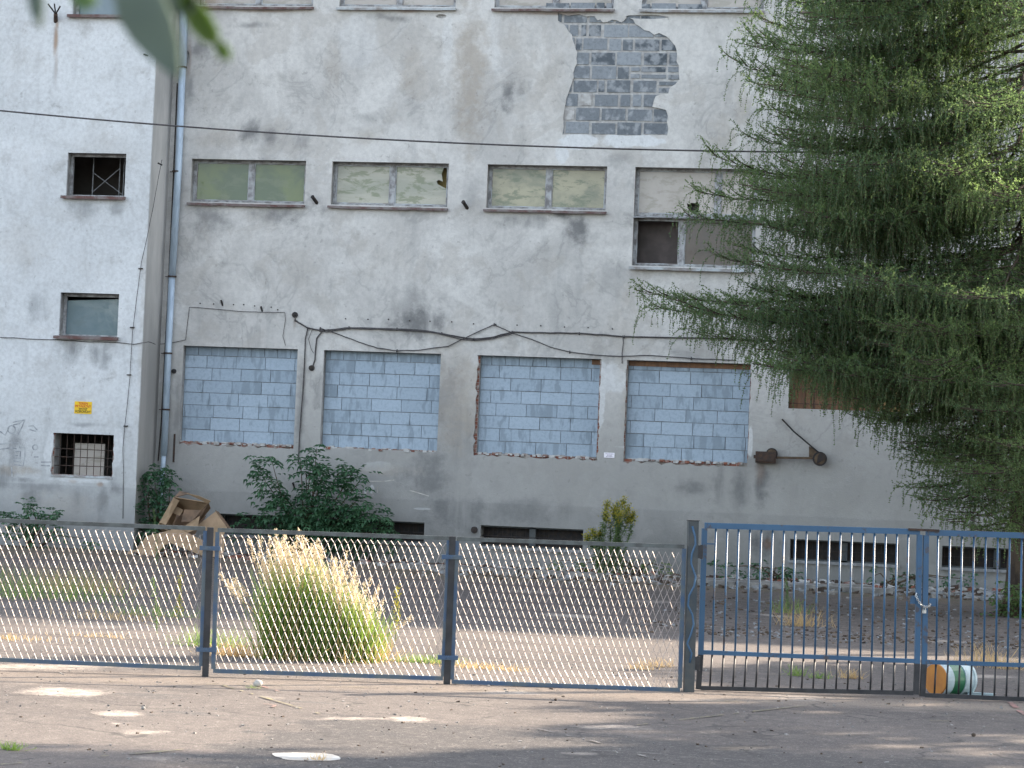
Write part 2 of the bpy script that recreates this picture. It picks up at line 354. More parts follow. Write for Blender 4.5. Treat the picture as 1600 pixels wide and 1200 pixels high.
M['tree_leaf'] = mk_leaf('tree_leaf', (.05, .09, .03), (.10, .15, .04), .3)
M['grass'] = mk_leaf('grass_blade', (.065, .15, .03), (.20, .30, .055), .4)
M['dry_grass'] = mk_leaf('dry_grass', (.38, .26, .12), (.50, .36, .18), .35)
M['plume'] = mk_leaf('plume', (.39, .30, .20), (.56, .45, .33), .4)
M['near_leaf'] = mk_leaf('near_leaf', (.065, .095, .07), (.12, .15, .115), .25)
M['near_leaf_green'] = mk_leaf('near_leaf_green', (.06, .115, .03), (.09, .15, .035), .35)
M['bark'] = simple('bark', (.10, .075, .055), (.045, .035, .03), 9, .95, bump=.8, stretch=(1, 1, .3))
M['twig'] = simple('twig', (.12, .085, .055), (.07, .05, .035), 9, .9)
M['cardboard'] = simple('cardboard', (.34, .235, .15), (.24, .17, .105), 4, .9)
M['cardboard_dark'] = simple('cardboard_inside', (.20, .13, .085), (.10, .07, .05), 3, .9)
M['white_paint'] = simple('white_paint', (.56, .54, .50), (.36, .34, .31), 6, .85)
M['cream_patch'] = simple('cream_patch', (.60, .50, .42), (.42, .36, .31), 5, .9)
M['yellow_line'] = simple('yellow_line', (.25, .22, .115), (.14, .13, .11), 16, .85)
M['chalk'] = simple('chalk', (.26, .245, .225), (.15, .14, .135), 14, .9)
M['pink_line'] = simple('pink_line', (.36, .19, .16), (.22, .16, .14), 13, .85)
M['stone'] = simple('stone', (.27, .26, .245), (.15, .145, .14), 4, .95)
M['sign_yellow'] = simple('sign_yellow', (.80, .52, .02), (.72, .46, .02), 20, .5)
M['sign_red'] = simple('sign_red', (.55, .05, .02), (.5, .05, .02), 20, .5)
M['sign_black'] = simple('sign_black', (.05, .04, .02), (.04, .03, .02), 20, .5)
M['sign_white'] = simple('sign_white', (.85, .82, .88), (.78, .76, .82), 20, .5)
M['sign_grey'] = simple('sign_grey', (.32, .28, .36), (.30, .26, .34), 20, .5)
M['graffiti'] = simple('graffiti', (.23, .24, .26), (.40, .42, .43), 8, .8)
M['bucket_white'] = simple('bucket_white', (.48, .60, .64), (.36, .46, .48), 5, .4, 0, .5)
M['bucket_green'] = simple('bucket_green', (.012, .12, .055), (.02, .16, .08), 5, .4, 0, .5)
M['bucket_orange'] = simple('bucket_orange', (.50, .20, .03), (.40, .15, .03), 7, .5, 0, .4)
GPATCH = ((100,1081,125,14,1), (186,1115,60,9,1), (225,1144,66,8,.7), (640,1124,70,9,.9), (800,1082,95,6,1), (1248,1091,85,10,.75), (560,1123,140,4,.7), (960,1136,100,7,.7), (240,1185,50,6,.6), (905,1177,60,4,.5),
          (890,962,60,6,.8), (1210,962,30,5,.8), (1480,1002,70,4,.7), (1545,1057,70,5,.8), (40,1042,260,9,.8), (180,1130,14,3,.7), (1020,940,80,4,.5), (830,925,60,4,.5), (420,1090,60,3,.4), (1100,1094,70,4,.5))
def mk_ground():
    t = NT('ground'); s = t.sep(); t.l(t.co, s.inputs[0]); X, Y = s.outputs[0], s.outputs[1]
    big = t.noise(.35, 6, .6); mid = t.noise(1.7, 6, .65); fine = t.noise(22, 5, .75); grit = t.noise(60, 3, .75)
    c = t.mix(t.ramp(big, .38, .62), (.100, .088, .082), (.138, .120, .109))
    c = t.mix(t.math('MULTIPLY', t.ramp(mid, .52, .68), .5), c, (.175, .153, .136))
    c = t.mix(t.math('MULTIPLY', t.ramp(t.noise(1.1, 6, .7, stretch=(.6, 1.6, 1)), .58, .64), .6), c, (.085, .082, .082))
    # newer, darker patch of asphalt in the foreground
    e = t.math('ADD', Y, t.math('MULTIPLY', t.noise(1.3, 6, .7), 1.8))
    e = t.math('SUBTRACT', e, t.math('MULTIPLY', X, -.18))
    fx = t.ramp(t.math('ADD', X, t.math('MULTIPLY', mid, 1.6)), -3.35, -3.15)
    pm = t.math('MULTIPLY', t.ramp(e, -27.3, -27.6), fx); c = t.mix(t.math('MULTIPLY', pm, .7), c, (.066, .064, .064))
    # dusty sand strip along the fence
    u = t.math('SUBTRACT', t.math('SUBTRACT', Y, t.math('MULTIPLY', X, .275)), -23.95)
    band = t.math('SUBTRACT', 1.0, t.ramp(t.math('ABSOLUTE', t.math('ADD', u, t.math('MULTIPLY', mid, .7))), .1, .75))
    c = t.mix(t.math('MULTIPLY', band, .75), c, (.30, .245, .195))
    # far yard: litter and soil by the wall
    yy = t.math('ADD', Y, t.math('MULTIPLY', big, 5.0))
    c = t.mix(t.math('MULTIPLY', t.ramp(yy, -17.0, -12.5), .8), c, t.mix(t.ramp(t.noise(5.5, 6, .75), .42, .6), (.068, .056, .052), (.14, .118, .105)))
    c = t.mix(t.ramp(yy, -4.5, -2.2), c, t.mix(t.ramp(t.noise(4, 6, .75), .42, .6), (.15, .105, .085), (.08, .085, .05)))
    wq = t.n('ShaderNodeTexNoise'); wq.inputs['Scale'].default_value = 3.0; wq.inputs['Detail'].default_value = 7; wq.inputs['Roughness'].default_value = .7; t.l(t.co, wq.inputs['Vector'])
    wv = t.vm('MULTIPLY', t.vm('SUBTRACT', wq.outputs[1], (.5, .5, .5)), (1, 1, 0)); acc = None
    for (px, py, wpx, hpx, k_) in GPATCH:
        p0, p1 = G(px-wpx/2, py), G(px+wpx/2, py); q0, q1 = G(px, py-hpx/2), G(px, py+hpx/2); cx, cy = (p0.x+p1.x)/2, (p0.y+p1.y)/2; an = math.atan2((p1-p0).y, (p1-p0).x); rx, ry = (p1-p0).length/2, (q0-q1).length/2
        v_ = t.vm('SUBTRACT', t.vm('ADD', t.co, t.vm('MULTIPLY', wv, (rx*1.1+.25, ry*1.1+.25, 0))), (cx, cy, 0))
        ca, sa = math.cos(an), math.sin(an); u_ = t.vm('DOT_PRODUCT', v_, (ca/rx, sa/rx, 0)); w__ = t.vm('DOT_PRODUCT', v_, (-sa/ry, ca/ry, 0))
        d_ = t.math('ADD', t.math('MULTIPLY', u_, u_), t.math('MULTIPLY', w__, w__)); mk = t.math('MULTIPLY', t.ramp(t.math('ADD', d_, t.math('MULTIPLY', t.math('SUBTRACT', fine, .5), 3.5)), 1.6, .1), k_); acc = mk if acc is None else t.math('MAXIMUM', acc, mk)
    c = t.mix(acc, c, t.mix(t.ramp(t.noise(9, 5, .7), .4, .6), (.27, .235, .205), (.43, .375, .32)))
    # speckle of the aggregate
    med = t.noise(7, 8, .82); c = t.mix(t.math('MULTIPLY', t.ramp(med, .52, .66), .5), c, (.235, .207, .183)); c = t.mix(t.math('MULTIPLY', t.ramp(med, .48, .36), .5), c, (.062, .058, .058))
    c = t.mix(t.math('MULTIPLY', t.ramp(fine, .54, .68), .55), c, (.30, .27, .25)); c = t.mix(t.math('MULTIPLY', t.ramp(grit, .48, .36), .6), c, (.045, .043, .043)); c = t.mix(t.math('MULTIPLY', t.ramp(grit, .60, .68), .6), c, (.38, .36, .34))
    v = t.n('ShaderNodeTexVoronoi', feature='DISTANCE_TO_EDGE'); v.inputs['Scale'].default_value = .55
    wn = t.n('ShaderNodeTexNoise'); wn.inputs['Scale'].default_value = 1.5; wn.inputs['Detail'].default_value = 6; t.l(t.co, wn.inputs['Vector'])
    t.l(t.vm('ADD', t.co, wn.outputs[1]), v.inputs['Vector'])
    c = t.mix(t.math('MULTIPLY', t.math('MULTIPLY', t.ramp(v.outputs[0], .016, .003), t.ramp(mid, .46, .56)), .75), c, (.055, .052, .05))
    t.bump(t.math('ADD', fine, t.math('MULTIPLY', grit, .6)), .6, .012); return t.fin(c, .93, 0, .2)
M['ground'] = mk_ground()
# ------------------------------------------------------------------ ground
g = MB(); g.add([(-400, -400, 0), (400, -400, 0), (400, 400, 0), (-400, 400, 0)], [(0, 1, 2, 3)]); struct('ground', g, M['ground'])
def blob(cx, cy, rx, ry, n=26, rough=.18, z=.004, sq=1.0, ang=0.25):
    out = []; ph = [random.uniform(0, 6.28) for _ in range(5)]
    for i in range(n):
        a = 2*math.pi*i/n; r = 1+sum(math.sin(a*(k+2)+ph[k])*rough/(k+1) for k in range(5))+random.uniform(-.04, .04)
        ca, sa = math.cos(a), math.sin(a); ca = math.copysign(abs(ca)**sq, ca); sa = math.copysign(abs(sa)**sq, sa)
        x, y = rx*r*ca, ry*r*sa
        out.append((cx+x*math.cos(ang)-y*math.sin(ang), cy+x*math.sin(ang)+y*math.cos(ang), z))
    return out
def patch(px, py, wpx, hpx, mat, rough=.2, sq=1.0, z=.004):
    a, b = G(px-wpx/2, py), G(px+wpx/2, py); c, d = G(px, py-hpx/2), G(px, py+hpx/2); m_ = (a+b)/2
    q = MB(); p = blob(m_.x, m_.y, (b-a).length/2, (c-d).length/2, 30, rough, z, sq, math.atan2((b-a).y, (b-a).x)); q.add(p, [tuple(range(len(p)))])
    struct('pale_patch', q, mat)
patch(480, 1183, 95, 13, M['white_paint'], .05, .7)
def ground_line(pts, width, mat, z=.008):
    q = MB(); width *= .62; ps = [G(*p) for p in pts]; fine_ = []
    for a, b in zip(ps[:-1], ps[1:]):
        n = max(1, int((b-a).length/.07))
        fine_ += [a.lerp(b, i/n) for i in range(n)]
    fine_.append(ps[-1]); run = []
    def flush():
        if len(run) > 1:
            L = []; R = []
            for i, p in enumerate(run):
                d = (run[min(i+1, len(run)-1)]-run[max(i-1, 0)]).normalized(); nn = Vector((-d.y, d.x, 0)); wd = width*random.uniform(.35, 1.1)/2
                L.append((p.x+nn.x*wd, p.y+nn.y*wd, z)); R.append((p.x-nn.x*wd, p.y-nn.y*wd, z))
            k = len(run); q.add(L+R, [(i+1, i, k+i, k+i+1) for i in range(k-1)])
    for p in fine_:
        if random.random() < .30: flush(); run = []
        else: run.append(p)
    flush()
    if q.v: struct('painted_line', q, mat)
for pts, wd, mt in (([(342,1070),(505,1118)],.05,'yellow_line'), ([(0,1196),(120,1186),(250,1176),(370,1163)],.045,'yellow_line'), ([(0,1063),(300,1069),(700,1078),(860,1082)],.035,'yellow_line'),
                    ([(995,1134),(1130,1118),(1262,1103)],.045,'yellow_line'), ([(405,1072),(435,1081)],.04,'pink_line'), ([(840,1140),(930,1160),(1050,1196)],.04,'chalk'),
                    ([(890,1172),(1010,1178),(1200,1192)],.04,'chalk'), ([(1010,1095),(1160,1097)],.03,'yellow_line'), ([(1310,1114),(1370,1116)],.03,'chalk'),
                    ([(1420,1126),(1485,1128)],.05,'yellow_line'), ([(1320,1136),(1390,1137)],.03,'chalk'), ([(1330,1148),(1395,1149)],.03,'chalk'), ([(1345,1173),(1415,1175)],.03,'chalk'),
                    ([(1470,1187),(1535,1189)],.05,'yellow_line'), ([(1578,1098),(1600,1118)],.09,'pink_line'), ([(1385,1161),(1420,1162)],.03,'chalk'), ([(412,1101),(432,1103),(425,1106)],.04,'pink_line'),
                    ([(640,870),(860,893),(1060,898)],.12,'chalk')):
    ground_line(pts, wd, M[mt])
# kerb slabs at the foot of the wall
k = MB()
for i in range(11):
    x = -8.4+i*.78+random.uniform(-.03, .03)
    if random.random() < .82: k.obox((x, -3.25+random.uniform(-.1, .1), .03), (.37, random.uniform(-.02, .02), 0), (0, .14, 0), (0, 0, .045+random.uniform(0, .03)), 0)
for i in range(4): k.obox((-3.0+i*.9, -3.9, .035), (.43, random.uniform(-.03, .03), 0), (0, .2, 0), (0, 0, .05))
struct('kerb', k, M['stone'])
def rubble(name, n, area, smin, smax, mats, label):
    q = MB()
    for _ in range(n):
        x, y = area(); s = random.uniform(smin, smax)*random.uniform(.5, 1); a = random.uniform(0, 6.28)
        ax = Vector((math.cos(a), math.sin(a), random.uniform(-.3, .3)))*s; ay = Vector((-math.sin(a), math.cos(a), random.uniform(-.3, .3)))*s*random.uniform(.4, .9)
        az = Vector((random.uniform(-.2, .2), random.uniform(-.2, .2), 1))*s*random.uniform(.25, .6)
        vs = [i*ax*random.uniform(.6, 1)+j*ay*random.uniform(.6, 1)+kk*az*random.uniform(.6, 1)+Vector((x, y, s*.2)) for i in (-1, 1) for j in (-1, 1) for kk in (-1, 1)]
        q.add(vs, [(0,1,3,2), (4,6,7,5), (0,4,5,1), (2,3,7,6), (0,2,6,4), (1,5,7,3)], random.randrange(len(mats)))
    o = q.build(name, mats); o['kind'] = 'stuff'; o['label'] = label; return o
rubble('rubble', 1500, lambda: (random.uniform(-8, 8), -3.4+random.gauss(0, .9)), .03, .10, [M['stone'], M['mortar'], M['bark']], 'pale broken stone and mortar scattered along the wall')
rubble('brick_rubble', 900, lambda: (random.uniform(-14, 8), -1.2+random.gauss(0, .7) if random.random() < .8 else random.uniform(-3, -.2)), .03, .11, [M['brick'], M['rusty'], M['pale_mortar']], 'red brick fragments at the foot of the wall')
rubble('leaf_litter', 2200, lambda: (random.uniform(-3, 7), random.uniform(-17, -8) if random.random() < .6 else -16+random.gauss(0, .6)), .012, .036, [M['bark'], M['twig'], M['bark'], M['mortar']], 'dry leaves and litter on the yard')
rubble('gravel', 1500, lambda: (random.uniform(-8, 3), random.uniform(-33, -22)), .006, .018, [M['stone'], M['bark'], M['stone']], 'small loose gravel on the asphalt')
# ------------------------------------------------------------------ the building
bld = thing('factory_building', (0, 0, 0), 'large abandoned factory with stained grey render, bricked-up openings and broken windows', 'building')
H = 13.5
PAIRS = [(-13.9, -11.56), (-11.03, -8.69), (-7.92, -5.575), (-5.03, -2.68), (-1.94, .40), (.94, 3.28), (4.05, 6.39), (6.93, 9.27), (10.04, 12.38), (12.92, 15.26)]
Z2 = (6.93, 7.785); ZT = (10.86, 11.9); ZB = (2.16, 4.06); ZC = (.37, .77)
openings = []; top = []; low = []
for i, (a, b) in enumerate(PAIRS):
    openings.append((a, b, ZT[0], ZT[1], 'top', i))
    openings.append((a, b, 5.88, Z2[1], 'tall', i) if i == 3 else (a, b, Z2[0], Z2[1], 'row', i))
    if i < 4: openings.append((a, b, ZB[0], ZB[1], 'block', i))
    else: openings.append((a, b, 3.24, ZB[1], 'board', i))
for a, b in ((-12.99, -11.0), (-10.95, -8.87), (-7.76, -5.76), (-1.81, .22), (1.02, 3.05), (4.2, 6.2)): openings.append((a, b, ZC[0], ZC[1], 'cellar', 0))
XW = -14.37
holes = []
for a, b, c, d, kd, i in openings:
    if kd == 'block':
        am = [(.03, 0, 0, 0), (.012, 0, 0, 0), (.03, .02, 0, .03), (.035, .012, 0, .012)][i]
        gr = [(.055, 0, 0, 0), (.01, 0, 0, 0), (.05, .03, 0, .045), (.06, .012, .0, .02)][i]
        holes.append(rough_rect(a, b, c, d, am, gr))
    else: holes.append(rect(a, b, c, d))
pz = [(470,57),(470,90),(500,110),(515,135),(530,150),(532,172),(540,190),(545,210),(552,225),(548,250),(551,270),(540,292),(535,310),(537,332),(530,350),(522,372),(515,395),(506,418),(502,440),(497,470),(492,500),(494,540),(488,575),(560,573),(640,577),(700,575),(760,580),(850,577),(935,578),(940,550),(934,520),(938,495),(930,470),(900,462),(872,457),(878,430),(887,410),(915,402),(940,400),(944,380),(950,372),(970,360),(987,340),(984,310),(984,280),(975,262),(977,240),(975,215),(968,195),(955,180),(945,168),(930,155),(900,142),(880,150),(860,135),(838,130),(820,115),(800,104),(790,85),(765,73),(752,88),(740,97),(720,88),(700,85),(680,95),(660,97),(650,84),(638,88),(625,70),(590,72),(560,62),(510,68)]
holes.append([(P(700+x/2.728, y/2.728).x, P(700+x/2.728, y/2.728).z) for x, y in pz])
for px, py, w_, h_ in ((318,30,7,3),(690,26,8,3),(1010,27,30,3),(293,90,4,10)):       # small spalls
    p = P(px, py); holes.append([(p.x+.0125*w_*(1+.2*random.random())*math.cos(a), p.z+.0125*h_*(1+.2*random.random())*math.sin(a)) for a in [j*.628 for j in range(10)]])
mb = MB(); vs, fs = sheet_with_holes(rect(XW, 30.4, -.2, H), holes, -.035, .018); mb.add(vs, fs)
mb.build('wall', M['plaster_main'], bld)
mb = MB(); vs, fs = sheet_with_holes(rect(XW, 30.4, -.2, H), [rect(a, b, c, d) for a, b, c, d, _, _ in openings], .02, .38); mb.add(vs, fs)
for idx, f in enumerate(mb.f):
    ys = [mb.v[j][1] for j in f]; mb.mi[idx] = 1 if max(ys)-min(ys) > .1 else 0
mb.build('masonry', [M['brick'], M['reveal']], bld)
# plinth
mb = MB(); vs, fs = sheet_with_holes(rect(XW, 30.4, -.2, 1.205), [rect(a, b, c, d) for a, b, c, d, kd, _ in openings if kd == 'cellar'], -.06, -.034); mb.add(vs, fs)
mb.build('plinth', M['plaster_main'], bld)
# shell: back, side, roof, floors, cross walls
mb = MB(); mb.box(-30, 30.4, 12, 12.3, -.2, H); mb.box(30.4, 30.7, -.03, 12.3, -.2, H); mb.box(-30.3, -30, .4, 12.3, -.2, H)
for x in (-14.6, -4.0, 4.0, 14.0): mb.box(x, x+.15, .38, 12, 0, H-.35)
mb.build('inner_wall', M['room'], bld)
mb = MB(); mb.box(-30.3, 30.9, -.35, 12.6, H, H+.25); mb.build('roof', M['roof'], bld)
mb = MB()
for z in (.95, 5.2, 9.5): mb.box(-30, 30.4, .38, 12, z, z+.2)
mb.build('floor_slab', M['room'], bld)
# wing
wo = [(-16.05, -14.86, 6.86, 7.70), (-16.06, -14.87, 4.12, 4.96), (-16.05, -14.86, 1.42, 2.22), (-16.1, -14.87, 10.42, 11.3)]
wh = [rect(a, b, c, d) if i != 2 else rough_rect(a, b, c, d, (.02, .035, 0, .03), (.02, .02, 0, .03)) for i, (a, b, c, d) in enumerate(wo)]
mb = MB(); vs, fs = sheet_with_holes(rect(-28, XW+.012, -.2, H+.6), wh, WING, WING+.05); mb.add(vs, fs); mb.build('wing_wall', M['plaster_wing'], bld)
mb = MB(); vs, fs = sheet_with_holes(rect(-28, XW-.152, -.2, H+.6), [rect(*o) for o in wo], WING+.052, WING+.40); mb.add(vs, fs)
for idx, f in enumerate(mb.f):
    ys = [mb.v[j][1] for j in f]; mb.mi[idx] = 1 if max(ys)-min(ys) > .1 else 0
mb.build('wing_masonry', [M['brick'], M['reveal']], bld)
mb = MB(); mb.box(XW-.15, XW, WING+.052, .02, -.2, H+.6); mb.box(XW-.15, XW+.0, .02, 3, H+.3, H+.6)
mb.build('wing_side_wall', M['side'], bld)
mb = MB(); mb.box(-28.2, XW+.3, WING-.3, 4, H+.6, H+.85); mb.build('wing_roof', M['roof'], bld)
mb = MB(); mb.box(-28, XW, .9, 1.0, 0, H); mb.build('wing_back_wall', M['room'], bld)
mb = MB()
for z in (3.2, 6.0, 9.3): mb.box(-28, XW-.15, WING+.4, .9, z, z+.15)
mb.build('wing_floor_slab', M['room'], bld)
mb = MB(); vs, fs = sheet_with_holes(rect(-28, XW+.03, -.2, 1.33), [], WING-.018, WING-.001); mb.add(vs, fs); mb.build('wing_plinth', M['plaster_wing'], bld)

def pane_mesh(x0, x1, z0, z1, y, hole=None):
    q = MB()
    if hole: vs, fs = sheet_with_holes(rect(x0, x1, z0, z1), [hole], y, y+.006); q.add(vs, fs)
    else: q.box(x0, x1, y, y+.006, z0, z1)
    return q
def window(a, b, c, d, y, splits, mats, sillmat, sill_out=.09, sill_h=.045, fr=.055, holes_={}, base=bld, sub=None, light_bead=True):
    q = MB(); fy0, fy1 = y, y+.06
    q.box(a, b, fy0, fy1, d-fr*.8, d); q.box(a, b, fy0, fy1, c, c+fr); q.box(a, a+fr, fy0, fy1, c+fr, d-fr*.8); q.box(b-fr, b, fy0, fy1, c+fr, d-fr*.8)
    xs = [a+fr]+[s_ for s_ in splits for _ in (0, 1)]+[b-fr]
    for s_ in splits: q.box(s_-.055, s_+.055, fy0-.004, fy1, c+fr, d-fr*.8)
    fo = q.build('window', M['frame_wood'], base)
    bead = MB(); k_ = 0
    for j in range(len(splits)+1):
        l = a+fr if j == 0 else splits[j-1]+.055; r = b-fr if j == len(splits) else splits[j]-.055
        for (u0, u1, v0, v1) in ((l, r, d-fr*.8-.016, d-fr*.8), (l, r, c+fr, c+fr+.016), (l, l+.016, c+fr+.016, d-fr*.8-.016), (r-.016, r, c+fr+.016, d-fr*.8-.016)):
            bead.box(u0, u1, fy0+.008, fy1-.01, v0, v1)
        mt = mats[j % len(mats)]
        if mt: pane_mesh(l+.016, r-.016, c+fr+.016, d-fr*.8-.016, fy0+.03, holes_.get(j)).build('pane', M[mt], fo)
    if light_bead: bead.build('glazing_bead', M['sill_grey'], fo)
    s_ = MB(); n = 9; yo = -.035-sill_out
    for j in range(n):
        x0 = a-.04+(b-a+.06)*j/n; x1 = a-.04+(b-a+.06)*(j+1)/n; dz = random.uniform(-.006, .006)
        s_.add([(x0, y, c+.004), (x1, y, c+.004), (x1, yo, c-.035+dz), (x0, yo, c-.035+dz), (x0, yo, c-.035-sill_h+dz), (x1, yo, c-.035-sill_h+dz), (x0, y, c-.03), (x1, y, c-.03)],
               [(0, 1, 2, 3), (3, 2, 5, 4), (4, 5, 7, 6), (0, 3, 4, 6), (1, 7, 5, 2)])
    s_.build('sill', sillmat, fo)
    return fo
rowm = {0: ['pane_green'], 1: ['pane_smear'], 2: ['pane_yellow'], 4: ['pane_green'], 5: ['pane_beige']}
def jag(cx, cz, rx, rz, n=11):
    return [(cx+rx*math.cos(2*math.pi*j/n)*random.uniform(.7, 1.15), cz+rz*math.sin(2*math.pi*j/n)*random.uniform(.7, 1.15)) for j in range(n)]
for a, b, c, d, kd, i in openings:
    mid = (a+b)/2+.02
    if kd == 'row':
        hl = {}
        if i == 1: hl = {1: [(P(x_, y_, .18).x, P(x_, y_, .18).z) for x_, y_ in ((690,272),(695.0,258.5),(698.3,259),(698,295),(692,292),(684,288),(682,283),(686,281),(692,284))]}
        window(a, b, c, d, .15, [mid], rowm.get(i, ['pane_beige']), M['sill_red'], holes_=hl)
        q = MB(); q.box(a+.02, b-.02, .40, .42, c, d+.1); q.build('curtain', M['curtain_yellow' if i == 1 else 'curtain_grey'], bld)
    elif kd == 'top': window(a, b, c, d, .10, [mid], ['pane_beige'], M['sill_grey'] if i in (1, 3) else M['sill_red'])
    elif kd == 'tall':
        zt = 6.86
        hl = {0: [(P(x_, y_, .18).x, P(x_, y_, .18).z) for x_, y_ in ((1073,317),(1076,319),(1081,317),(1087,318),(1089,314),(1092,319),(1092.5,325),(1090,328),(1093,331.5),(1079,331.5),(1075,326))]}
        fo = window(a, b, zt, d, .15, [P(1121, 300).x], ['pane_beige'], M['frame_wood'], .0, .01, holes_=hl)
        q = MB(); q.box(a-.1, b+.1, .60, .62, c-.1, d+.1); q.build('curtain', M['curtain_grey'], bld)  # added grey panel stands in for the dim interior
        fo2 = window(a, b, c, zt-.03, .15, [P(1064, 370).x], [None, 'pane_brown'], M['sill_grey'], .12, .05)
    elif kd == 'block':
        q = MB(); bh, bl = .2455, .60; rowz = c; r = 0; H_ = d-c
        offs = [[.3, .04, .42, .12, .35, .06, .25, 0], [.0, .35, .1, .4, .2, .5, .0, .3], [.1, .3, .0, .45, .2, .0, .38, .1], [.2, .0, .35, .1, .42, .15, .0, .3]][i]
        while rowz < d-.01:
            h_ = min(bh, d-rowz); last = h_ < bh-.02; L_ = bl if not last else .27
            x = a-offs[r % 8]*bl
            while x < b:
                if random.random() < .10 and not last: L2 = L_*random.uniform(.4, .8)
                else: L2 = L_
                x0, x1 = max(x, a), min(x+L2, b)
                if x1-x0 > .03:
                    yy = .13+random.uniform(-.006, .006); gz = random.uniform(.005, .012)
                    q.box(x0+.004+random.uniform(0,.005), x1-.004, yy, .26, rowz+gz, rowz+h_-.003, 0, .1 if last else max(0, min(1, random.gauss(.6, .28))))
                x += L2
            rowz += bh; r += 1
        q.box(a, b, .15, .28, c, d, 1)
        q.build('blockwork_infill', [M['aerated'], M['mortar']], bld)
        s_ = MB()                                                   # crumbly mortar and brick ends on the old sill line
        for _ in range(90):
            x = random.uniform(a, b); s2 = random.uniform(.01, .035)
            s_.obox((x, random.uniform(-.02, .1), c-.01+random.uniform(-.01, .015)), (s2*1.4, 0, 0), (0, s2, 0), (0, s2*.1, s2*.8), random.choice((0, 0, 1)))
        s_.build('sill_debris', [M['pale_mortar'], M['brick']], bld)['kind'] = 'stuff'
        if i in (2, 3):
            s_ = MB(); x0 = b-.17 if i == 2 else a+.01
            s_.box(x0, b-.005, .115, .135, d-.105, d-.01); s_.build('lintel_board', M['board'], bld)
    elif kd == 'board':
        q = MB(); n = 15
        for j in range(n):
            x0 = a+(b-a)*j/n; q.box(x0+.004, x0+(b-a)/n-.004, .14+random.uniform(0, .012), .17, c, d, 1 if j > n*.72 else 0)
        q.build('boarding', [M['board'], M['yellow_board']], bld)
        q = MB()
        for j in range(12): x0 = a+(b-a)*(j+.5)/12; q.tube([(x0, .05, c), (x0, .05, d)], .006, 5)
        for z in (c+.1, c+.38, c+.66): q.tube([(a, .05, z), (b, .05, z)], .007, 5)
        q.build('window_bars', M['rusty'], bld)
    elif kd == 'cellar':
        q = MB(); q.box((a+b)/2-.06, (a+b)/2+.06, .05, .13, c, d); q.box(a, b, .05, .12, d-.03, d); q.box(a, b, .05, .12, c, c+.03)
        q.box(a-.03, b+.03, -.11, .03, c-.05, c-.005, 1)
        q.box(a, b, .34, .36, c, d, 2)  # added dark board, the cellar's shade put into its colour
        fo = q.build('cellar_window', [M['post_dark'], M['mortar'], M['dark_iron']], bld)
        q = MB()
        for j in range(22):
            x0 = a+(b-a)*(j+.5)/22; q.tube([(x0, .06, c), (x0, .06, d)], .0035, 4)
        q.tube([(a, .06, (c+d)/2), (b, .03, (c+d)/2)], .006, 4)
        q.build('grille', M['dark_iron'], fo)
# wing windows
a, b, c, d = wo[0]; q = MB(); y = WING+.2; q.box(a, b, y, y+.05, d-.05, d); q.box(a, b, y, y+.05, c, c+.04); q.box(a, a+.045, y, y+.05, c+.04, d-.05); q.box(b-.03, b, y, y+.05, c+.04, d-.05)
fo = q.build('window', M['frame_wood'], bld)
q = MB(); q.tube([(-15.75, -.55, c), (-15.75, -.55, d)], .012); q.tube([(-15.2, -.55, c), (-15.2, -.55, d)], .012); q.tube([(-15.1, -.6, c), (-15.1, -.6, d)], .01)
q.tube([(-15.75, -.55, c+.15), (-15.2, -.55, d-.2)], .009); q.tube([(-15.75, -.55, d-.3), (-15.1, -.55, c+.1)], .009); q.build('scaffold_tube', M['mortar'], bld)
def wing_sill(a, b, c, mat):
    q = MB(); q.obox(((a+b)/2-.02, WING-.01, c-.03), ((b-a)/2+.05, 0, 0), (0, .10, .012), (0, 0, .028)); q.build('sill', mat, bld)
wing_sill(a, b, c, M['sill_red']); wing_sill(wo[1][0], wo[1][1], wo[1][2], M['sill_red']); wing_sill(wo[3][0], wo[3][1], wo[3][2], M['sill_red'])
for kq in (1, 3):
    a, b, c, d = wo[kq]; y = WING+.2
    q = MB(); q.box(a, b, y, y+.06, d-.06, d); q.box(a, b, y, y+.06, c, c+.04); q.box(a, a+.06, y, y+.06, c+.04, d-.06); q.box(b-.04, b, y, y+.06, c+.04, d-.06)
    fo = q.build('window', M['frame_wood'], bld)
    q = MB(); q.add([(a+.06, y+.03, c+.04), (b-.04, y+.03, c+.04), (b-.04, y+.03, d-.085), (a+.06, y+.03, d-.14)], [(0, 1, 2, 3)])
    q.add([(a+.06, y+.036, c+.04), (b-.04, y+.036, c+.04), (b-.04, y+.036, d-.085), (a+.06, y+.036, d-.14)], [(3, 2, 1, 0)]); q.build('pane', M['pane_blue'], fo)
a, b, c, d = wo[2]; q = MB()
for z in (c+.17, c+.34, c+.5): q.tube([(a-.02, WING+.08, z), (b+.02, WING+.08, z+random.uniform(-.01, .01))], .008, 5)
for j in range(8):
    x = a+(b-a)*(j+.7)/8.5; q.tube([(x, WING+.09, c), (x, WING+.09, d)], .007, 5)
q.build('window_bars', M['rusty'], bld)
q = MB(); q.box(a+.3, b-.28, WING+.36, WING+.40, c, d-.18); q.build('door_leaf_inside', M['pane_beige'], bld)
q = MB(); q.box(a-.03, b+.02, WING-.02, WING+.3, c-.05, c-.008); q.build('sill', M['sill_grey'], bld)
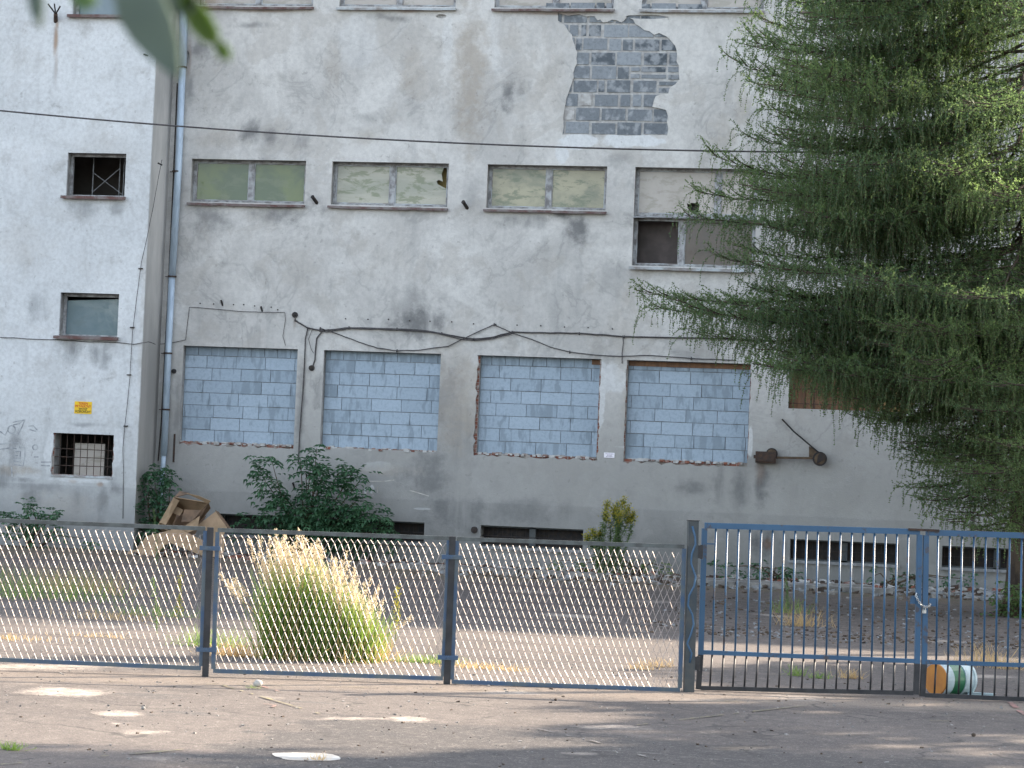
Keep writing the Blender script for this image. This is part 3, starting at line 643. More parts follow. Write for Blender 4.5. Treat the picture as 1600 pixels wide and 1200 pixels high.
# exposed slag blocks
q = MB(); q.box(-7.6, -4.1, .001, .019, 8.2, 10.83, 2); z = 8.30; r = 0; p0, p1 = P(875, 210), P(1065, 20)
rz = [P(960, 18+yy_/1.0).z for yy_ in ()]
zs = [P(1000, y_/2.728).z for y_ in (578, 521, 461, 399, 341, 281, 221, 162, 104, 62, 10)]
for r in range(len(zs)-1):
    x = p0.x-.35-random.uniform(0, .45)+(0.2 if r % 2 else 0)
    while x < p1.x+.3:
        L2 = .505 if random.random() < .75 else random.uniform(.14, .3)
        half = (r == 4 and x > -5.4) or (r == 3 and x > -4.8)
        for (za, zb) in (((zs[r], (zs[r]+zs[r+1])/2), ((zs[r]+zs[r+1])/2, zs[r+1])) if half else ((zs[r], zs[r+1]),)):
            g1, g2, g3, g4 = [random.uniform(.010, .034) for _ in range(4)]; yf = -.010+random.uniform(-.008, .005)
            brk = random.random() < .04
            q.box(x+g1, x+L2-g2, yf, .03, za+g3, zb-g4, 1 if brk else 0, max(0, min(1, random.gauss(.36, .36))))
        x += L2
q.build('exposed_blockwork', [M['slag'], M['brick'], M['pale_mortar']], bld)
# rainwater pipe in the corner
q = MB(); pt = [P(287.5, -150, -.16), P(287.5, 0, -.16), P(285, 105, -.16)]
q.tube(pt, .085, 14); q.tube([P(285, 103, -.16), P(279, 260, -.16), P(269, 430, -.16)], .070, 14); q.tube([P(269, 425, -.16), P(263, 550, -.16), P(256, 712, -.16)], .066, 14)
q.tube([P(256, 708, -.16), P(255, 725, -.16), P(252, 760, -.16), P(250, 860, -.16)], .05, 12)
dp = q.build('drainpipe', M['pipe'], bld, smooth=True)
for (px, py) in ((285, 105), (276, 268), (269, 432), (262, 552), (259, 640)):
    q = MB(); p = P(px, py, -.16); q.tube([(p.x, p.y, p.z-.015), (p.x, p.y, p.z+.015)], .088, 14); q.bar((p.x-.16, -.1, p.z), (p.x+.02, -.02, p.z), .015, .015)
    q.build('pipe_bracket', M['rusty'], dp)
q = MB(); q.tube([P(277, 130, -.06), P(270, 300, -.06), P(262, 470, -.06), P(252, 660, -.06), P(247, 720, -.06)], .014, 6); q.build('lightning_conductor', M['dark_iron'], bld)
# graffiti on the wing
def strokes(lst, y, wd, name, mat, par):
    q = MB()
    for pts in lst:
        ps = [P(*p, y) for p in pts]; L = []; R = []
        for i, p in enumerate(ps):
            d_ = (ps[min(i+1, len(ps)-1)]-ps[max(i-1, 0)]); d_.normalize(); nn = Vector((-d_.z, 0, d_.x)); ww = wd*random.uniform(.6, 1)
            L.append(p+nn*ww/2); R.append(p-nn*ww/2)
        k_ = len(ps); q.add(L+R, [(i, i+1, k_+i+1, k_+i) for i in range(k_-1)])
    q.build(name, mat, par)
def circ(cx, cy, r, n=12): return [(cx+r*math.cos(t_*6.283/n), cy+r*math.sin(t_*6.283/n)) for t_ in range(n+1)]
strokes([[(0,674),(8,680),(14,668)], circ(18,671,6), [(20,664),(30,662),(39,655),(34,668),(28,679)], [(20,660),(28,658),(39,656)], [(44,666),(52,665),(58,672)], [(46,671),(56,674)],
         [(0,694),(14,692),(30,692),(31,700),(39,699),(39,712),(36,728),(22,726)], [(0,702),(16,700),(26,701)], circ(55,699,4), [(53,714),(60,714)],
         [(64,722),(80,722)], [(64,727),(78,728)], [(24,706),(32,705),(31,722),(22,720),(22,712),(28,712)], [(24,716),(33,716)], [(18,730),(19,748)]], WING-.003, .03, 'graffiti', M['graffiti'], bld)
strokes([[(572,772),(575,762),(578,772)], [(582,762),(583,775)], [(590,770),(590,760)], [(577,752),(600,752),(616,750)], [(640,766),(670,775)]], -.038, .02, 'chalk_mark', M['white_paint'], bld)
# ------------------------------------------------------------------ fittings on the wall
def wire(name, pts, r, label, cat='cable', y=-.06, mat='cable', group=None, clips=0):
    ps = [P(px, py, y) for px, py in pts]; q = MB(); out = []
    for i in range(len(ps)-1):
        n = 4
        for j in range(n):
            p = ps[i].lerp(ps[i+1], j/n); out.append(p+Vector((0, random.uniform(-.004, .004), random.uniform(-.005, .005))))
    out.append(ps[-1]); q.tube(out, r, 5)
    for j in range(0, len(ps), max(1, clips)) if clips else ():
        q.bar(ps[j]+Vector((0, -.01, -.02)), ps[j]+Vector((0, .03, .02)), .02, .03)
    return solid(name, q, M[mat], label, cat, group, True)
wire('power_cable', [(461,500),(480,512),(500,516),(520,515),(545,512),(585,513),(620,514),(660,516),(690,521),(720,527),(740,530),(765,528),(800,519),(860,520),(905,521),(940,523),(975,526),(1010,527),(1100,528),(1180,531)], .015, 'thick black power cable running above the bricked-up openings', clips=2)
wire('power_cable', [(480,512),(510,519),(545,513),(590,514),(650,517),(680,520),(720,530),(745,532),(770,529),(800,521)], .010, 'thinner cable twisted below the thick power cable', y=-.075)
wire('sagging_cable', [(500,513),(520,519),(560,534),(590,544),(620,548),(655,547),(700,541),(735,524),(772,507),(800,520),(830,530),(860,542),(890,550),(930,555),(970,557),(1010,555),(1080,560),(1150,563)], .010, 'thin cable sagging in loops over the second and third openings', y=-.07, clips=4)
wire('drop_cable', [(481,512),(477,530),(476,560),(474,600),(471,640),(468,680),(466,725)], .012, 'black cable dropping straight down between the first two bricked-up openings')
wire('drop_cable', [(504,517),(495,528),(493,545),(492,562),(488,574)], .014, 'short thick cable curling down to a round box')
wire('thin_wire', [(245,538),(262,537),(290,531),(293,505),(296,480),(330,482),(380,487),(420,488),(445,488),(446,500),(442,525),(446,540)], .006, 'thin wire framing the first bricked-up opening from the pipe')
wire('drop_cable', [(973,524),(974,535),(972,552),(972,568)], .009, 'short wire dropping beside the fourth bricked-up opening')
wire('thin_wire', [(488,514),(482,530),(486,545),(490,552)], .005, 'loose thin wire loop hanging beside the drop cable')
wire('thin_wire', [(0,527),(40,529),(90,531),(140,534),(185,535),(210,538),(232,534),(243,538)], .007, 'thin wire running level across the wing to the corner', y=WING-.02)
wire('lightning_wire', [(253,250),(248,275),(240,320),(230,370),(221,410),(213,470),(207,520),(203,590),(198,640),(195,665),(192,700),(193,735),(192,810)], .006, 'thin slack wire down the corner of the wing', y=WING-.03)
for (px, py) in ((220,420),(207,512),(202,586),(197,666)):
    q = MB(); p = P(px, py, WING); q.bar((p.x-.04, WING-.02, p.z), (p.x+.04, WING-.02, p.z+.005), .02, .04)
    solid('wire_clip', q, M['dark_iron'], 'small dark clip holding the slack wire on the wing', 'clip', 'clips on the wing wire')
def round_box(px, py, r, label, y=-.035):
    p = P(px, py, y); q = MB(); q.tube([(p.x, y+.01, p.z), (p.x, y-.05, p.z)], [r, r*.85], 12); q.tube([(p.x, y-.05, p.z), (p.x, y-.065, p.z)], [r*.5, r*.4], 10)
    solid('junction_box', q, M['dark_iron'], label, 'junction box', smooth=False)
round_box(461, 492, .062, 'round dark junction box where the thick cable starts')
round_box(487, 575, .06, 'round dark box at the end of the short curled cable')
round_box(272, 580, .05, 'small dark box between the drainpipe and the first opening')
round_box(741, 828, .07, 'dark round vent in the plinth left of the middle cellar window', -.06)
def stub(px, py, label):
    p = P(px, py, -.035); q = MB(); q.tube([(p.x-.04, p.y-.14, p.z+.06), (p.x+.02, p.y+.03, p.z-.05)], .035, 10); q.tube([(p.x-.045, p.y-.15, p.z+.066), (p.x-.038, p.y-.135, p.z+.058)], .04, 10)
    solid('pipe_stub', q, M['dark_iron'], label, 'pipe')
stub(494, 314, 'short black pipe stub between the first and second upper windows'); stub(729, 322, 'short black pipe stub between the second and third upper windows')
for (px, py) in ((540,498),(575,499),(607,499),(640,501),(672,502),(706,503),(740,506),(775,507),(808,508),(845,509),(882,511),(919,512),(957,514),(313,474),(334,475),(365,476),(381,476),(398,478),(424,480),(434,484)):
    p = P(px, py, -.035); q = MB(); q.tube([(p.x, -.03, p.z), (p.x, -.05, p.z)], .014, 7)
    solid('bolt', q, M['dark_iron'], 'small rusty bolt end in the row above the bricked-up openings', 'bolt', 'bolt ends in a row on the wall')
for (px, py, h_, lb) in ((346,469,9,'small dark metal hook on the wall above the first opening'), (408,479,8,'crumpled dark metal clip above the first opening'), (251,255,3,'small horizontal spike near the top of the slack wire'), (458,754,8,'small dark hole cover above the big bush'), (229,85,2,'tiny dark spike high on the wing wall')):
    y = WING if px < 240 or px == 251 else -.035; p = P(px, py, y); q = MB()
    q.bar((p.x-(.05 if h_ < 5 else 0), y-.03, p.z), (p.x+.03, y+.01, p.z-.012*h_), .03, .03); solid('wall_hook', q, M['dark_iron'], lb, 'hook')
q = MB(); p = P(273, 690, -.05); q.bar(P(273, 678, -.05), P(271, 722, -.05), .03, .03); solid('wall_rail', q, M['rusty'], 'short rusty vertical rail right of the drainpipe foot', 'rail')
# three-pronged anchor on the wing
an = thing('wall_anchor', P(86, 30, WING), 'rusty three-pronged iron anchor high on the wing with a rust streak', 'anchor')
q = MB(); q.tube([P(87, 34, WING+.02), P(87, 22, WING-.15)], .04, 8); q.build('stem', M['rusty'], an)
for (px, py) in ((75, 6), (85, 6), (94, 10)):
    q = MB(); q.tube([P(87, 22, WING-.14), P(px, py, WING-.28)], .016, 6); q.build('prong', M['dark_iron'], an)
# swing arm with rollers
arm = thing('pulley_arm', P(1235, 712, -.035), 'rusty wall-mounted arm with two pulleys right of the bricked-up openings', 'pulley')
def y_(px, py, y=-.16): return P(px, py, y)
q = MB(); a_, b_ = y_(1181, 705), y_(1212, 724); q.box(a_.x, b_.x, -.22, -.03, b_.z, a_.z); q.box(a_.x-.04, a_.x, -.15, -.08, b_.z+.08, a_.z-.07); q.box(a_.x+.02, b_.x-.03, -.24, -.22, b_.z+.03, b_.z+.1); q.build('housing', M['rusty'], arm)
q = MB(); q.bar(y_(1205, 715), y_(1275, 716), .045, .05); q.build('beam', M['twig'], arm)
def pulley(px, py, r):
    c_ = y_(px, py); q = MB(); q.tube([(c_.x, -.20, c_.z), (c_.x, -.175, c_.z), (c_.x, -.16, c_.z), (c_.x, -.145, c_.z), (c_.x, -.12, c_.z)], [r, r*.98, r*.8, r*.98, r], 20)
    o = q.build('pulley', M['dark_iron'], arm); q = MB(); q.tube([(c_.x, -.215, c_.z), (c_.x, -.10, c_.z)], r*.4, 10); q.tube([(c_.x, -.206, c_.z), (c_.x, -.199, c_.z)], r*.78, 18); q.build('hub', M['twig'], o)
pulley(1206, 709, .11); pulley(1281, 717, .135)
q = MB(); q.prism([y_(1264, 697, -.13), y_(1264, 714, -.13), y_(1278, 717, -.13), y_(1284, 708, -.13)], (0, .02, 0)); q.build('bracket_plate', M['twig'], arm)
q = MB(); q.prism([y_(1276, 725, -.22), y_(1291, 716, -.22), y_(1283, 706, -.22), y_(1278, 712, -.22)], (0, .03, 0)); q.build('end_cap', M['dark_iron'], arm)
q = MB(); q.tube([y_(1222, 655, -.05), y_(1240, 674, -.10), y_(1278, 706)], .016, 6); q.build('tie_rod', M['dark_iron'], arm)
# signs
sp = P(130, 636.5, WING); sgn = thing('warning_sign', (sp.x, WING, sp.z), 'small yellow warning sign with red and black lettering on the wing', 'sign')
a_, b_ = P(117, 627, WING), P(143, 647, WING); q = MB(); q.box(a_.x, b_.x, WING-.008, WING, b_.z, a_.z); q.build('plate', M['sign_yellow'], sgn)
def text(s_, x, z, size, y, mat, par, wmax=None):
    cu = bpy.data.curves.new('t', 'FONT'); cu.body = s_; cu.size = size; cu.align_x = 'CENTER'; cu.align_y = 'CENTER'; cu.extrude = .0015; cu.offset = size*.012
    o = bpy.data.objects.new('t', cu); COL.objects.link(o); me = bpy.data.meshes.new_from_object(o.evaluated_get(bpy.context.evaluated_depsgraph_get())); bpy.data.objects.remove(o)
    n = len(me.vertices); co = np.empty(n*3); me.vertices.foreach_get('co', co); co = co.reshape(-1, 3)
    k_ = min(1.0, wmax/max(1e-6, co[:,0].max()-co[:,0].min())) if wmax else 1
    q = MB(); q.add([(x+c[0]*k_, y-c[2], z+c[1]) for c in co], [tuple(p.vertices) for p in me.polygons]); bpy.data.meshes.remove(me); q.build('lettering', mat, par)
w_ = b_.x-a_.x; h_ = a_.z-b_.z; cx = (a_.x+b_.x)/2
for s_, f, sz, mt, wm in (('TEREN', .83, .24, 'sign_red', .6), ('PRYWATNY', .60, .27, 'sign_red', .92), ('WSTĘP', .38, .20, 'sign_black', .55), ('WZBRONIONY', .17, .24, 'sign_black', .92)):
    text(s_, cx, b_.z+h_*f, h_*sz*1.15, WING-.0095, M[mt], sgn, w_*wm)
p = P(952, 711.5, -.035); sg2 = thing('notice_plate', p, 'tiny white notice plate between the third and fourth bricked-up openings', 'sign')
a_, b_ = P(944, 707, -.035), P(960, 715.5, -.035); q = MB(); q.box(a_.x, b_.x, -.043, -.034, b_.z, a_.z); q.build('plate', M['sign_white'], sg2)
q = MB()
for f, ww in ((.76, .7), (.5, .4), (.24, .62)):
    zc = b_.z+(a_.z-b_.z)*f; xc = (a_.x+b_.x)/2; hw = (b_.x-a_.x)*ww/2; x = xc-hw
    while x < xc+hw: l_ = random.uniform(.008, .02); q.box(x, x+l_, -.0450, -.0428, zc-.006, zc+.006); x += l_+.006
q.build('lettering', M['sign_grey'], sg2)
# overhead wire between two poles off to the sides
WY = -8.0
wp = [P(px, py, WY) for px, py in ((0, 173), (300, 198.5), (600, 218), (900, 231), (1200, 237))]
xs = np.array([v.x for v in wp]); zs_ = np.array([v.z for v in wp]); cf = np.polyfit(xs, zs_, 2)
q = MB(); q.tube([(x, WY, float(np.polyval(cf, x))) for x in np.linspace(-26, 14, 60)], .014, 5); solid('overhead_wire', q, M['cable'], 'black overhead wire crossing in front of the whole factory wall', 'wire', smooth=True)
for x in (-26, 14):
    zt = float(np.polyval(cf, x)); po = thing('utility_pole', (x, WY-.12, 0), 'grey concrete pole carrying the overhead wire at its '+('left' if x < 0 else 'right')+' end', 'pole', 'poles of the overhead wire')
    q = MB(); q.tube([(x, WY-.14, 0), (x, WY-.14, zt+.6)], [.15, .10], 12); q.build('pole_shaft', M['stone'], po); q = MB(); q.tube([(x, WY-.14, zt-.02), (x, WY+.03, zt-.02)], .03, 8); q.build('insulator', M['sign_white'], po)
# ------------------------------------------------------------------ mesh fence and gates
FN = Vector((-(FB-FA).y, (FB-FA).x, 0)).normalized()
if FN.y > 0: FN = -FN
def fence_panel(tl, tr, br, bl, label, seed):
    tl, tr, br, bl = [Fp(*p) for p in (tl, tr, br, bl)]
    r = random.Random(seed)
    t_ = thing('mesh_fence', ((bl+br)/2), label, 'fence panel', 'mesh panels of the fence')
    q = MB(); wd = .034
    q.bar(tl, tr, wd, wd, FN); q.build('top_rail', M['grey_steel'], t_)
    q = MB(); q.bar(bl, br, wd, wd, FN); q.build('bottom_rail', M['worn_blue'], t_)
    for a, b in ((tl, bl), (tr, br)):
        q = MB(); d_ = (b-a).normalized(); q.bar(a+d_*wd/2, b-d_*wd/2, wd, wd*.9, FN); q.build('side_rail', M['worn_blue'], t_)
    # expanded steel mesh: two families of strands joined at short bonds
    q = MB(); W = (tr-tl).length-wd; Hh = (tl-bl).length-wd; cw, ch = .057, .138; nx = int(W/cw); nz = int(Hh/(ch/2))
    o = bl+(br-bl).normalized()*wd/2; ex = (br-bl).normalized(); ez = Vector((0, 0, 1))
    ph = [r.uniform(0, 6) for _ in range(4)]
    def node(i, j):
        x = (i+.5*(j % 2))*cw+.35*cw; z = j*ch/2+.2*ch*0
        u, v = x/W, z/Hh; x += .02*v*(1-v)+(.018*(1-v/.12) if v < .12 else 0)
        x += .010*math.sin(5*v+ph[0]+u*2)+.006*math.sin(11*u+ph[1]); z += .012*math.sin(3*u+ph[2])*math.sin(3*v)
        bulge = .010*math.sin(math.pi*min(1, max(0, u)))*math.sin(math.pi*v+ph[3]*.1)
        zb = lerpz(u); return o+ex*min(W, max(0, x))+ez*min(Hh, max(0, z+zb))+FN*bulge
    def lerpz(u): return 0
    bond = .0
    for j in range(nz+1):
        for i in range(-1, nx+1):
            a = node(i, j)
            for (ii, jj, k_) in ((i+(j % 2), j+1, 0), (i-1+(j % 2), j+1, 1)):
                b = node(ii, jj)
                if (a-b).length > .03 and (a-b).length < .12 and r.random() > .004:
                    aa = a+ez*bond*.5; bb = b-ez*bond*.5
                    dd = (bb-aa).normalized(); fn = Vector((.78 if k_ == 1 else -.78, -.45, .40))+Vector((r.gauss(0, .05), r.gauss(0, .05), r.gauss(0, .05)))
                    wd_ = dd.cross(fn).normalized(); fn = wd_.cross(dd).normalized(); q.obox((aa+bb)/2, (bb-aa)*.5, wd_*(.0023 if k_ == 1 else .0026), fn*.0008)
            q.obox(a, ex*.0026, FN*.0012, ez*.007)
    q.build('wire_mesh', M['mesh_wire'], t_)
    return t_
fence_panel((-366,798), (-42,811), (-52,1029), (-376,1016), 'mesh panel at the far left end of the fence', 1)
fence_panel((-30,812), (321,826), (314,1044), (-40,1029), 'leftmost visible mesh panel in front of the wing', 2)
fence_panel((340,828), (701,841), (692,1060), (333,1048), 'mesh panel in front of the tall blond grass', 3)
fence_panel((714,842), (1069,854), (1062,1078), (706,1065), 'mesh panel between the tall grass and the blue gate post', 4)
def post(px_t, py_t, px_b, py_b, w_, mat, label, cap=False):
    b = Fp(px_b, py_b); tt = Fp(px_t, py_t)
    t_ = thing('fence_post', (b.x, b.y, 0), label, 'post', 'posts of the fence')
    q = MB(); q.bar(Vector((b.x, b.y, -.1)), tt, w_, w_, FN); q.build('upright', M[mat], t_)
    return t_, b, tt
ps = []
for a in ((-36,810,-46,1045,.058,'black_paint','dark square steel post at the left end beyond the frame'), (329,824,321,1057,.054,'black_paint','dark square steel post between the first and second mesh panels'),
          (707,838,698,1069,.054,'black_paint','dark square steel post right of the tall blond grass')):
    ps.append(post(*a))
for t_, b, tt in ps:
    for f in (.18, .86):
        q = MB(); c_ = b.lerp(tt, f); e = (FB-FA).normalized(); q.obox(c_+FN*.0, e*.085, FN*.034, (0, 0, .018)); q.tube([c_+FN*.034, c_+FN*.055], .009, 8); q.build('clamp', M['worn_blue'], t_)
gpost, b, tt = post(1083, 814, 1076, 1081, .085, 'post_dark', 'thick dark gate post with a wavy blue paint streak')
q = MB(); pts = [(1085,822),(1089,838),(1090,850),(1084,865),(1083,880),(1090,900),(1088,915),(1080,930),(1078,945),(1085,960),(1087,975),(1083,990),(1077,1005),(1084,1020),(1081,1035)]
q.tube([Fp(x-4.5, y)+FN*.040 for x, y in pts], .010, 6); q.build('paint_streak', M['blue'], gpost, smooth=True)
q = MB(); d_ = (tt-b).normalized(); q.bar(tt, tt+d_*.008, .095, .095, FN); q.build('post_cap', M['black_paint'], gpost)
for py in (862, 1036):
    q = MB(); c_ = Fp(1088-(py-862)*.03, py); q.obox(c_+Vector((.02, 0, 0)), (FB-FA).normalized()*.035, FN*.02, (0, 0, .055)); q.tube([c_+Vector((.045, 0, -.06)), c_+Vector((.045, 0, .06))], .014, 8); q.build('hinge', M['black_paint'], gpost)
GN = Vector((-(GB-GA).y, (GB-GA).x, 0)).normalized()
if GN.y > 0: GN = -GN
def gate(tl, tr, mr, ml, br, bl, label, x_bars, handle=False):
    tl, tr, mr, ml, br, bl = [Gp(*p) for p in (tl, tr, mr, ml, br, bl)]
    t_ = thing('gate_leaf', ((bl.x+br.x)/2, (bl.y+br.y)/2, 0), label, 'gate', 'leaves of the blue double gate'); wd = .045
    q = MB(); q.bar(tl, tr, .05, .04, GN); 
    dl = (bl-tl).normalized(); q.bar(tl+dl*.025, ml+dl*.02, wd, .04, GN); q.bar(tr+dl*.025, mr+dl*.02, wd, .04, GN); q.build('upper_frame', M['blue'], t_)
    e = (br-bl).normalized(); q = MB(); q.bar(ml+e*wd/2, mr-e*wd/2, .036, .036, GN); q.build('middle_rail', M['blue'], t_)
    q = MB(); q.bar(ml+dl*.02, bl-dl*.0, wd, .04, GN); q.bar(mr+dl*.02, br-dl*.0, wd, .04, GN); q.bar(bl+e*wd/2+dl*-.012, br-e*wd/2+dl*-.012, .036, .036, GN); q.build('lower_frame', M['black_paint'], t_)
    n = x_bars
    for i in range(n):
        f = (i+1)/(n+1); a = tl.lerp(tr, f); c_ = ml.lerp(mr, f); d_ = bl.lerp(br, f)
        q = MB(); q.tube([a-Vector((0, 0, .02)), c_+Vector((0, 0, .015))], .0085, 8); q.build('bar', M['blue'], t_, smooth=True)
        q = MB(); q.tube([c_-Vector((0, 0, .015)), d_+Vector((0, 0, .02))], .0085, 8); q.build('bar', M['black_paint'], t_, smooth=True)
    return t_
gl = gate((1101,821), (1437,831), (1433,1033), (1095,1019), (1431,1085), (1091,1077), 'left leaf of the blue barred gate beside the gate post', 18)
q = MB(); q.bar(Gp(1104, 849.5), Gp(1116, 850), .012, .012, GN); q.build('stay', M['blue'], gl)
q = MB(); q.obox(Gp(1427, 937)+GN*.005, (GB-GA).normalized()*.03, GN*.006, (0, 0, .035)); q.build('lock_plate', M['blue'], gl)
q = MB(); q.bar(Gp(1418, 827)+GN*.03, Gp(1466, 829)+GN*.03, .02, .012, GN); q.build('stop_plate', M['rusty'], gl)
gr_ = gate((1447,832), (1802,843), (1797,1046), (1444,1034), (1796,1103), (1441,1088), 'right leaf of the blue barred gate in front of the larch trunk', 18)
q = MB(); q.obox(Gp(1457, 941)+GN*.005, (GB-GA).normalized()*.03, GN*.006, (0, 0, .035)); q.build('lock_plate', M['blue'], gr_)
gp2 = thing('fence_post', (Gp(1812, 1100).x, Gp(1812, 1100).y, 0), 'far gate post at the right end of the blue gate', 'post', 'posts of the fence'); c_ = Gp(1812, 1100)
q = MB(); q.bar((c_.x, c_.y, -.1), (c_.x, c_.y, 1.55), .085, .085, GN); q.build('upright', M['worn_blue'], gp2)
ch = thing('chain', Gp(1441, 950)+GN*.05, 'shiny chain tying the two gate leaves together', 'chain')
pts = [Gp(x, y)+GN*(.05+.006*(i % 2)) for i, (x, y) in enumerate(((1429,930),(1431,935),(1434,940),(1437,944),(1441,947),(1445,948),(1449,947),(1452,944)))]
q = MB()
for a, b in zip(pts[:-1], pts[1:]):
    n = 2
    for j in range(n):
        c0 = a.lerp(b, j/n); c1 = a.lerp(b, (j+1)/n); d_ = (c1-c0); s_ = (Vector((0, 0, 1)) if j % 2 else GN).cross(d_).normalized()*.008
        q.tube([c0-d_*.15, c0+s_+d_*.1, c1+s_-d_*.1, c1+d_*.15, c1-s_-d_*.1, c0-s_+d_*.1, c0-d_*.15], .0035, 5)
q.build('links', M['chrome'], ch, smooth=True)
q = MB(); q.tube([pts[0], pts[0]+Vector((.006, 0, .02)), pts[0]+Vector((.03, .06, .0))], .005, 5); q.tube([pts[-1], pts[-1]+Vector((-.01, .06, .01))], .005, 5); q.build('end_links', M['chrome'], ch)
pd = thing('padlock', Gp(1442, 957)+GN*.05, 'small pale padlock hanging from the gate chain', 'padlock'); c_ = Gp(1442, 955)+GN*.05
q = MB(); q.obox(c_, (GB-GA).normalized()*.017, GN*.008, (0, 0, .015)); q.build('lock_body', M['chrome'], pd)
q = MB(); q.tube([c_+Vector((-.010, 0, .013)), c_+Vector((-.010, 0, .034)), c_+Vector((0, 0, .042)), c_+Vector((.010, 0, .034)), c_+Vector((.010, 0, .013))], .003, 5); q.build('shackle', M['chrome'], pd)
# ------------------------------------------------------------------ bucket, stones, boxes
c0 = G(1466, 1089); ang = math.radians(-2); axd = Vector((math.cos(math.radians(12)), math.sin(math.radians(12)), 0)).normalized()
r0 = .140
bk = thing('paint_bucket', (c0.x+.08, c0.y+.15, 0), 'white paint bucket with green band and orange lid lying behind the gate', 'bucket')
def ring(f, r_): return Vector((c0.x, c0.y+.15, r_))+axd*f*.33
axd = (Vector((.72, .69, 0))).normalized()
def seg(f0, f1, r_a, r_b, name, mat, par=bk, n=30):
    q = MB(); q.tube([Vector((c0.x-.03, c0.y+.12, r0))+axd*f0, Vector((c0.x-.03, c0.y+.12, r0))+axd*f1], [r_a, r_b], n); return q.build(name, M[mat], par, smooth=False)
seg(0, .012, .136, .140, 'lid', 'bucket_orange'); sd = seg(.012, .10, .138, .143, 'wall_section', 'bucket_white'); seg(.10, .23, .1435, .1445, 'green_band', 'bucket_green')
seg(.23, .36, .141, .145, 'rim_section', 'bucket_white'); seg(.236, .250, .150, .150, 'rim', 'bucket_white'); seg(.345, .37, .151, .151, 'rim', 'bucket_white')
q = MB(); q.add(*[[(G(1528,1088).x+dx, G(1528,1088).y+dy, .03) for dx, dy in ((-.10,-.04), (.14,-.02), (.16,.05), (-.08,.06))], [(0,1,2,3)]]); q.prism([(G(1528,1088).x+dx, G(1528,1088).y+dy, .008) for dx, dy in ((-.09,-.035), (.13,-.018), (.15,.045), (-.07,.055))], (0,0,.018))
solid('plastic_tray', q, M['bucket_white'], 'flat pale plastic piece on the asphalt right of the bucket', 'tray')
def stone(px, py, s_, label, mat='white_paint'):
    c_ = G(px, py); q = MB(); n = 7; vs = []; 
    for j in range(5):
        for i in range(n):
            ph = math.pi*(j+.5)/5; th = 2*math.pi*i/n; rr = s_*random.uniform(.85, 1.1)
            vs.append((c_.x+rr*1.15*math.sin(ph)*math.cos(th), c_.y+rr*math.sin(ph)*math.sin(th), s_*.8+rr*.9*math.cos(ph)))
    q.add(vs, [(j*n+i, (j+1)*n+i, (j+1)*n+(i+1) % n, j*n+(i+1) % n) for j in range(4) for i in range(n)]+[tuple(range(n)), tuple(range(4*n+n-1, 4*n-1, -1))]); solid('stone', q, M[mat], label, 'stone', smooth=True)
stone(403, 1073, .034, 'small white stone on the sunlit asphalt below the second mesh panel'); stone(868, 1095, .012, 'tiny dark pebble on the asphalt below the third mesh panel', 'bark'); stone(1521, 1151, .016, 'dark pebble on the shaded asphalt at lower right', 'bark')
stone(224, 1109, .014, 'pale pebble beside the cream patch on the asphalt', 'stone'); stone(1327, 1150, .010, 'tiny pale pebble on the shaded asphalt', 'stone')
# cardboard heap
def quadcard(q, pts, t_=.012, mi=0):
    n = (pts[1]-pts[0]).cross(pts[3]-pts[0]).normalized()*t_; q.prism(pts, n, mi)
YC = -2.0
def B(px, py, dy=0): return P(px, py, YC+dy)
cb = thing('cardboard_box', B(285, 870), 'large open cardboard box tipped on its side by the corner of the wing', 'box')
q = MB(); quadcard(q, [B(272,777,-.25), B(326,786,-.25), B(305,812,.3), B(278,800,.3)]); quadcard(q, [B(272,777,-.25), B(278,800,.3), B(262,838,.3), B(247,822,-.25)])
quadcard(q, [B(262,800,.35), B(322,806,.35), B(300,842,.3), B(255,842,.3)], mi=1); quadcard(q, [B(326,786,-.25), B(329,795,-.1), B(305,824,.2), B(300,812,.3)], mi=1); quadcard(q, [B(247,822,-.25), B(262,838,.3), B(310,850,.3), B(298,842,-.2)])
q.build('carton', [M['cardboard'], M['cardboard_dark']], cb)
q = MB(); quadcard(q, [B(272,777,-.25), B(281,767,-.1), B(296,770,-.1), B(291,772,-.25)], mi=1); quadcard(q, [B(291,771,-.27), B(310,775,-.3), B(329,783,-.3), B(326,787,-.25)]); q.build('flap', [M['cardboard'], M['cardboard_dark']], cb)
q = MB(); quadcard(q, [B(249,816,-.3), B(272,778,-.3), B(280,782,-.25), B(259,820,-.35)]); quadcard(q, [B(288,796,-.4), B(315,797,-.45), B(300,815,-.45), B(283,815,-.4)], mi=1); quadcard(q, [B(270,788,-.1), B(286,797,-.15), B(281,806,-.15), B(266,800,-.1)]); q.build('flap', [M['cardboard'], M['cardboard_dark']], cb)
c2 = thing('cardboard_box', B(330, 870), 'smaller collapsed cardboard box leaning right of the big open box', 'box')
q = MB(); quadcard(q, [B(307,822,-.3), B(337,799,-.25), B(355,824,-.3), B(345,845,-.4), B(300,850,-.4)][:4]); quadcard(q, [B(337,797,-.25), B(342,800,-.05), B(362,827,-.05), B(355,824,-.3)], mi=1); quadcard(q, [B(288,822,-.5), B(312,806,-.45), B(309,826,-.5), B(285,836,-.5)]); q.build('carton', [M['cardboard'], M['cardboard_dark']], c2)
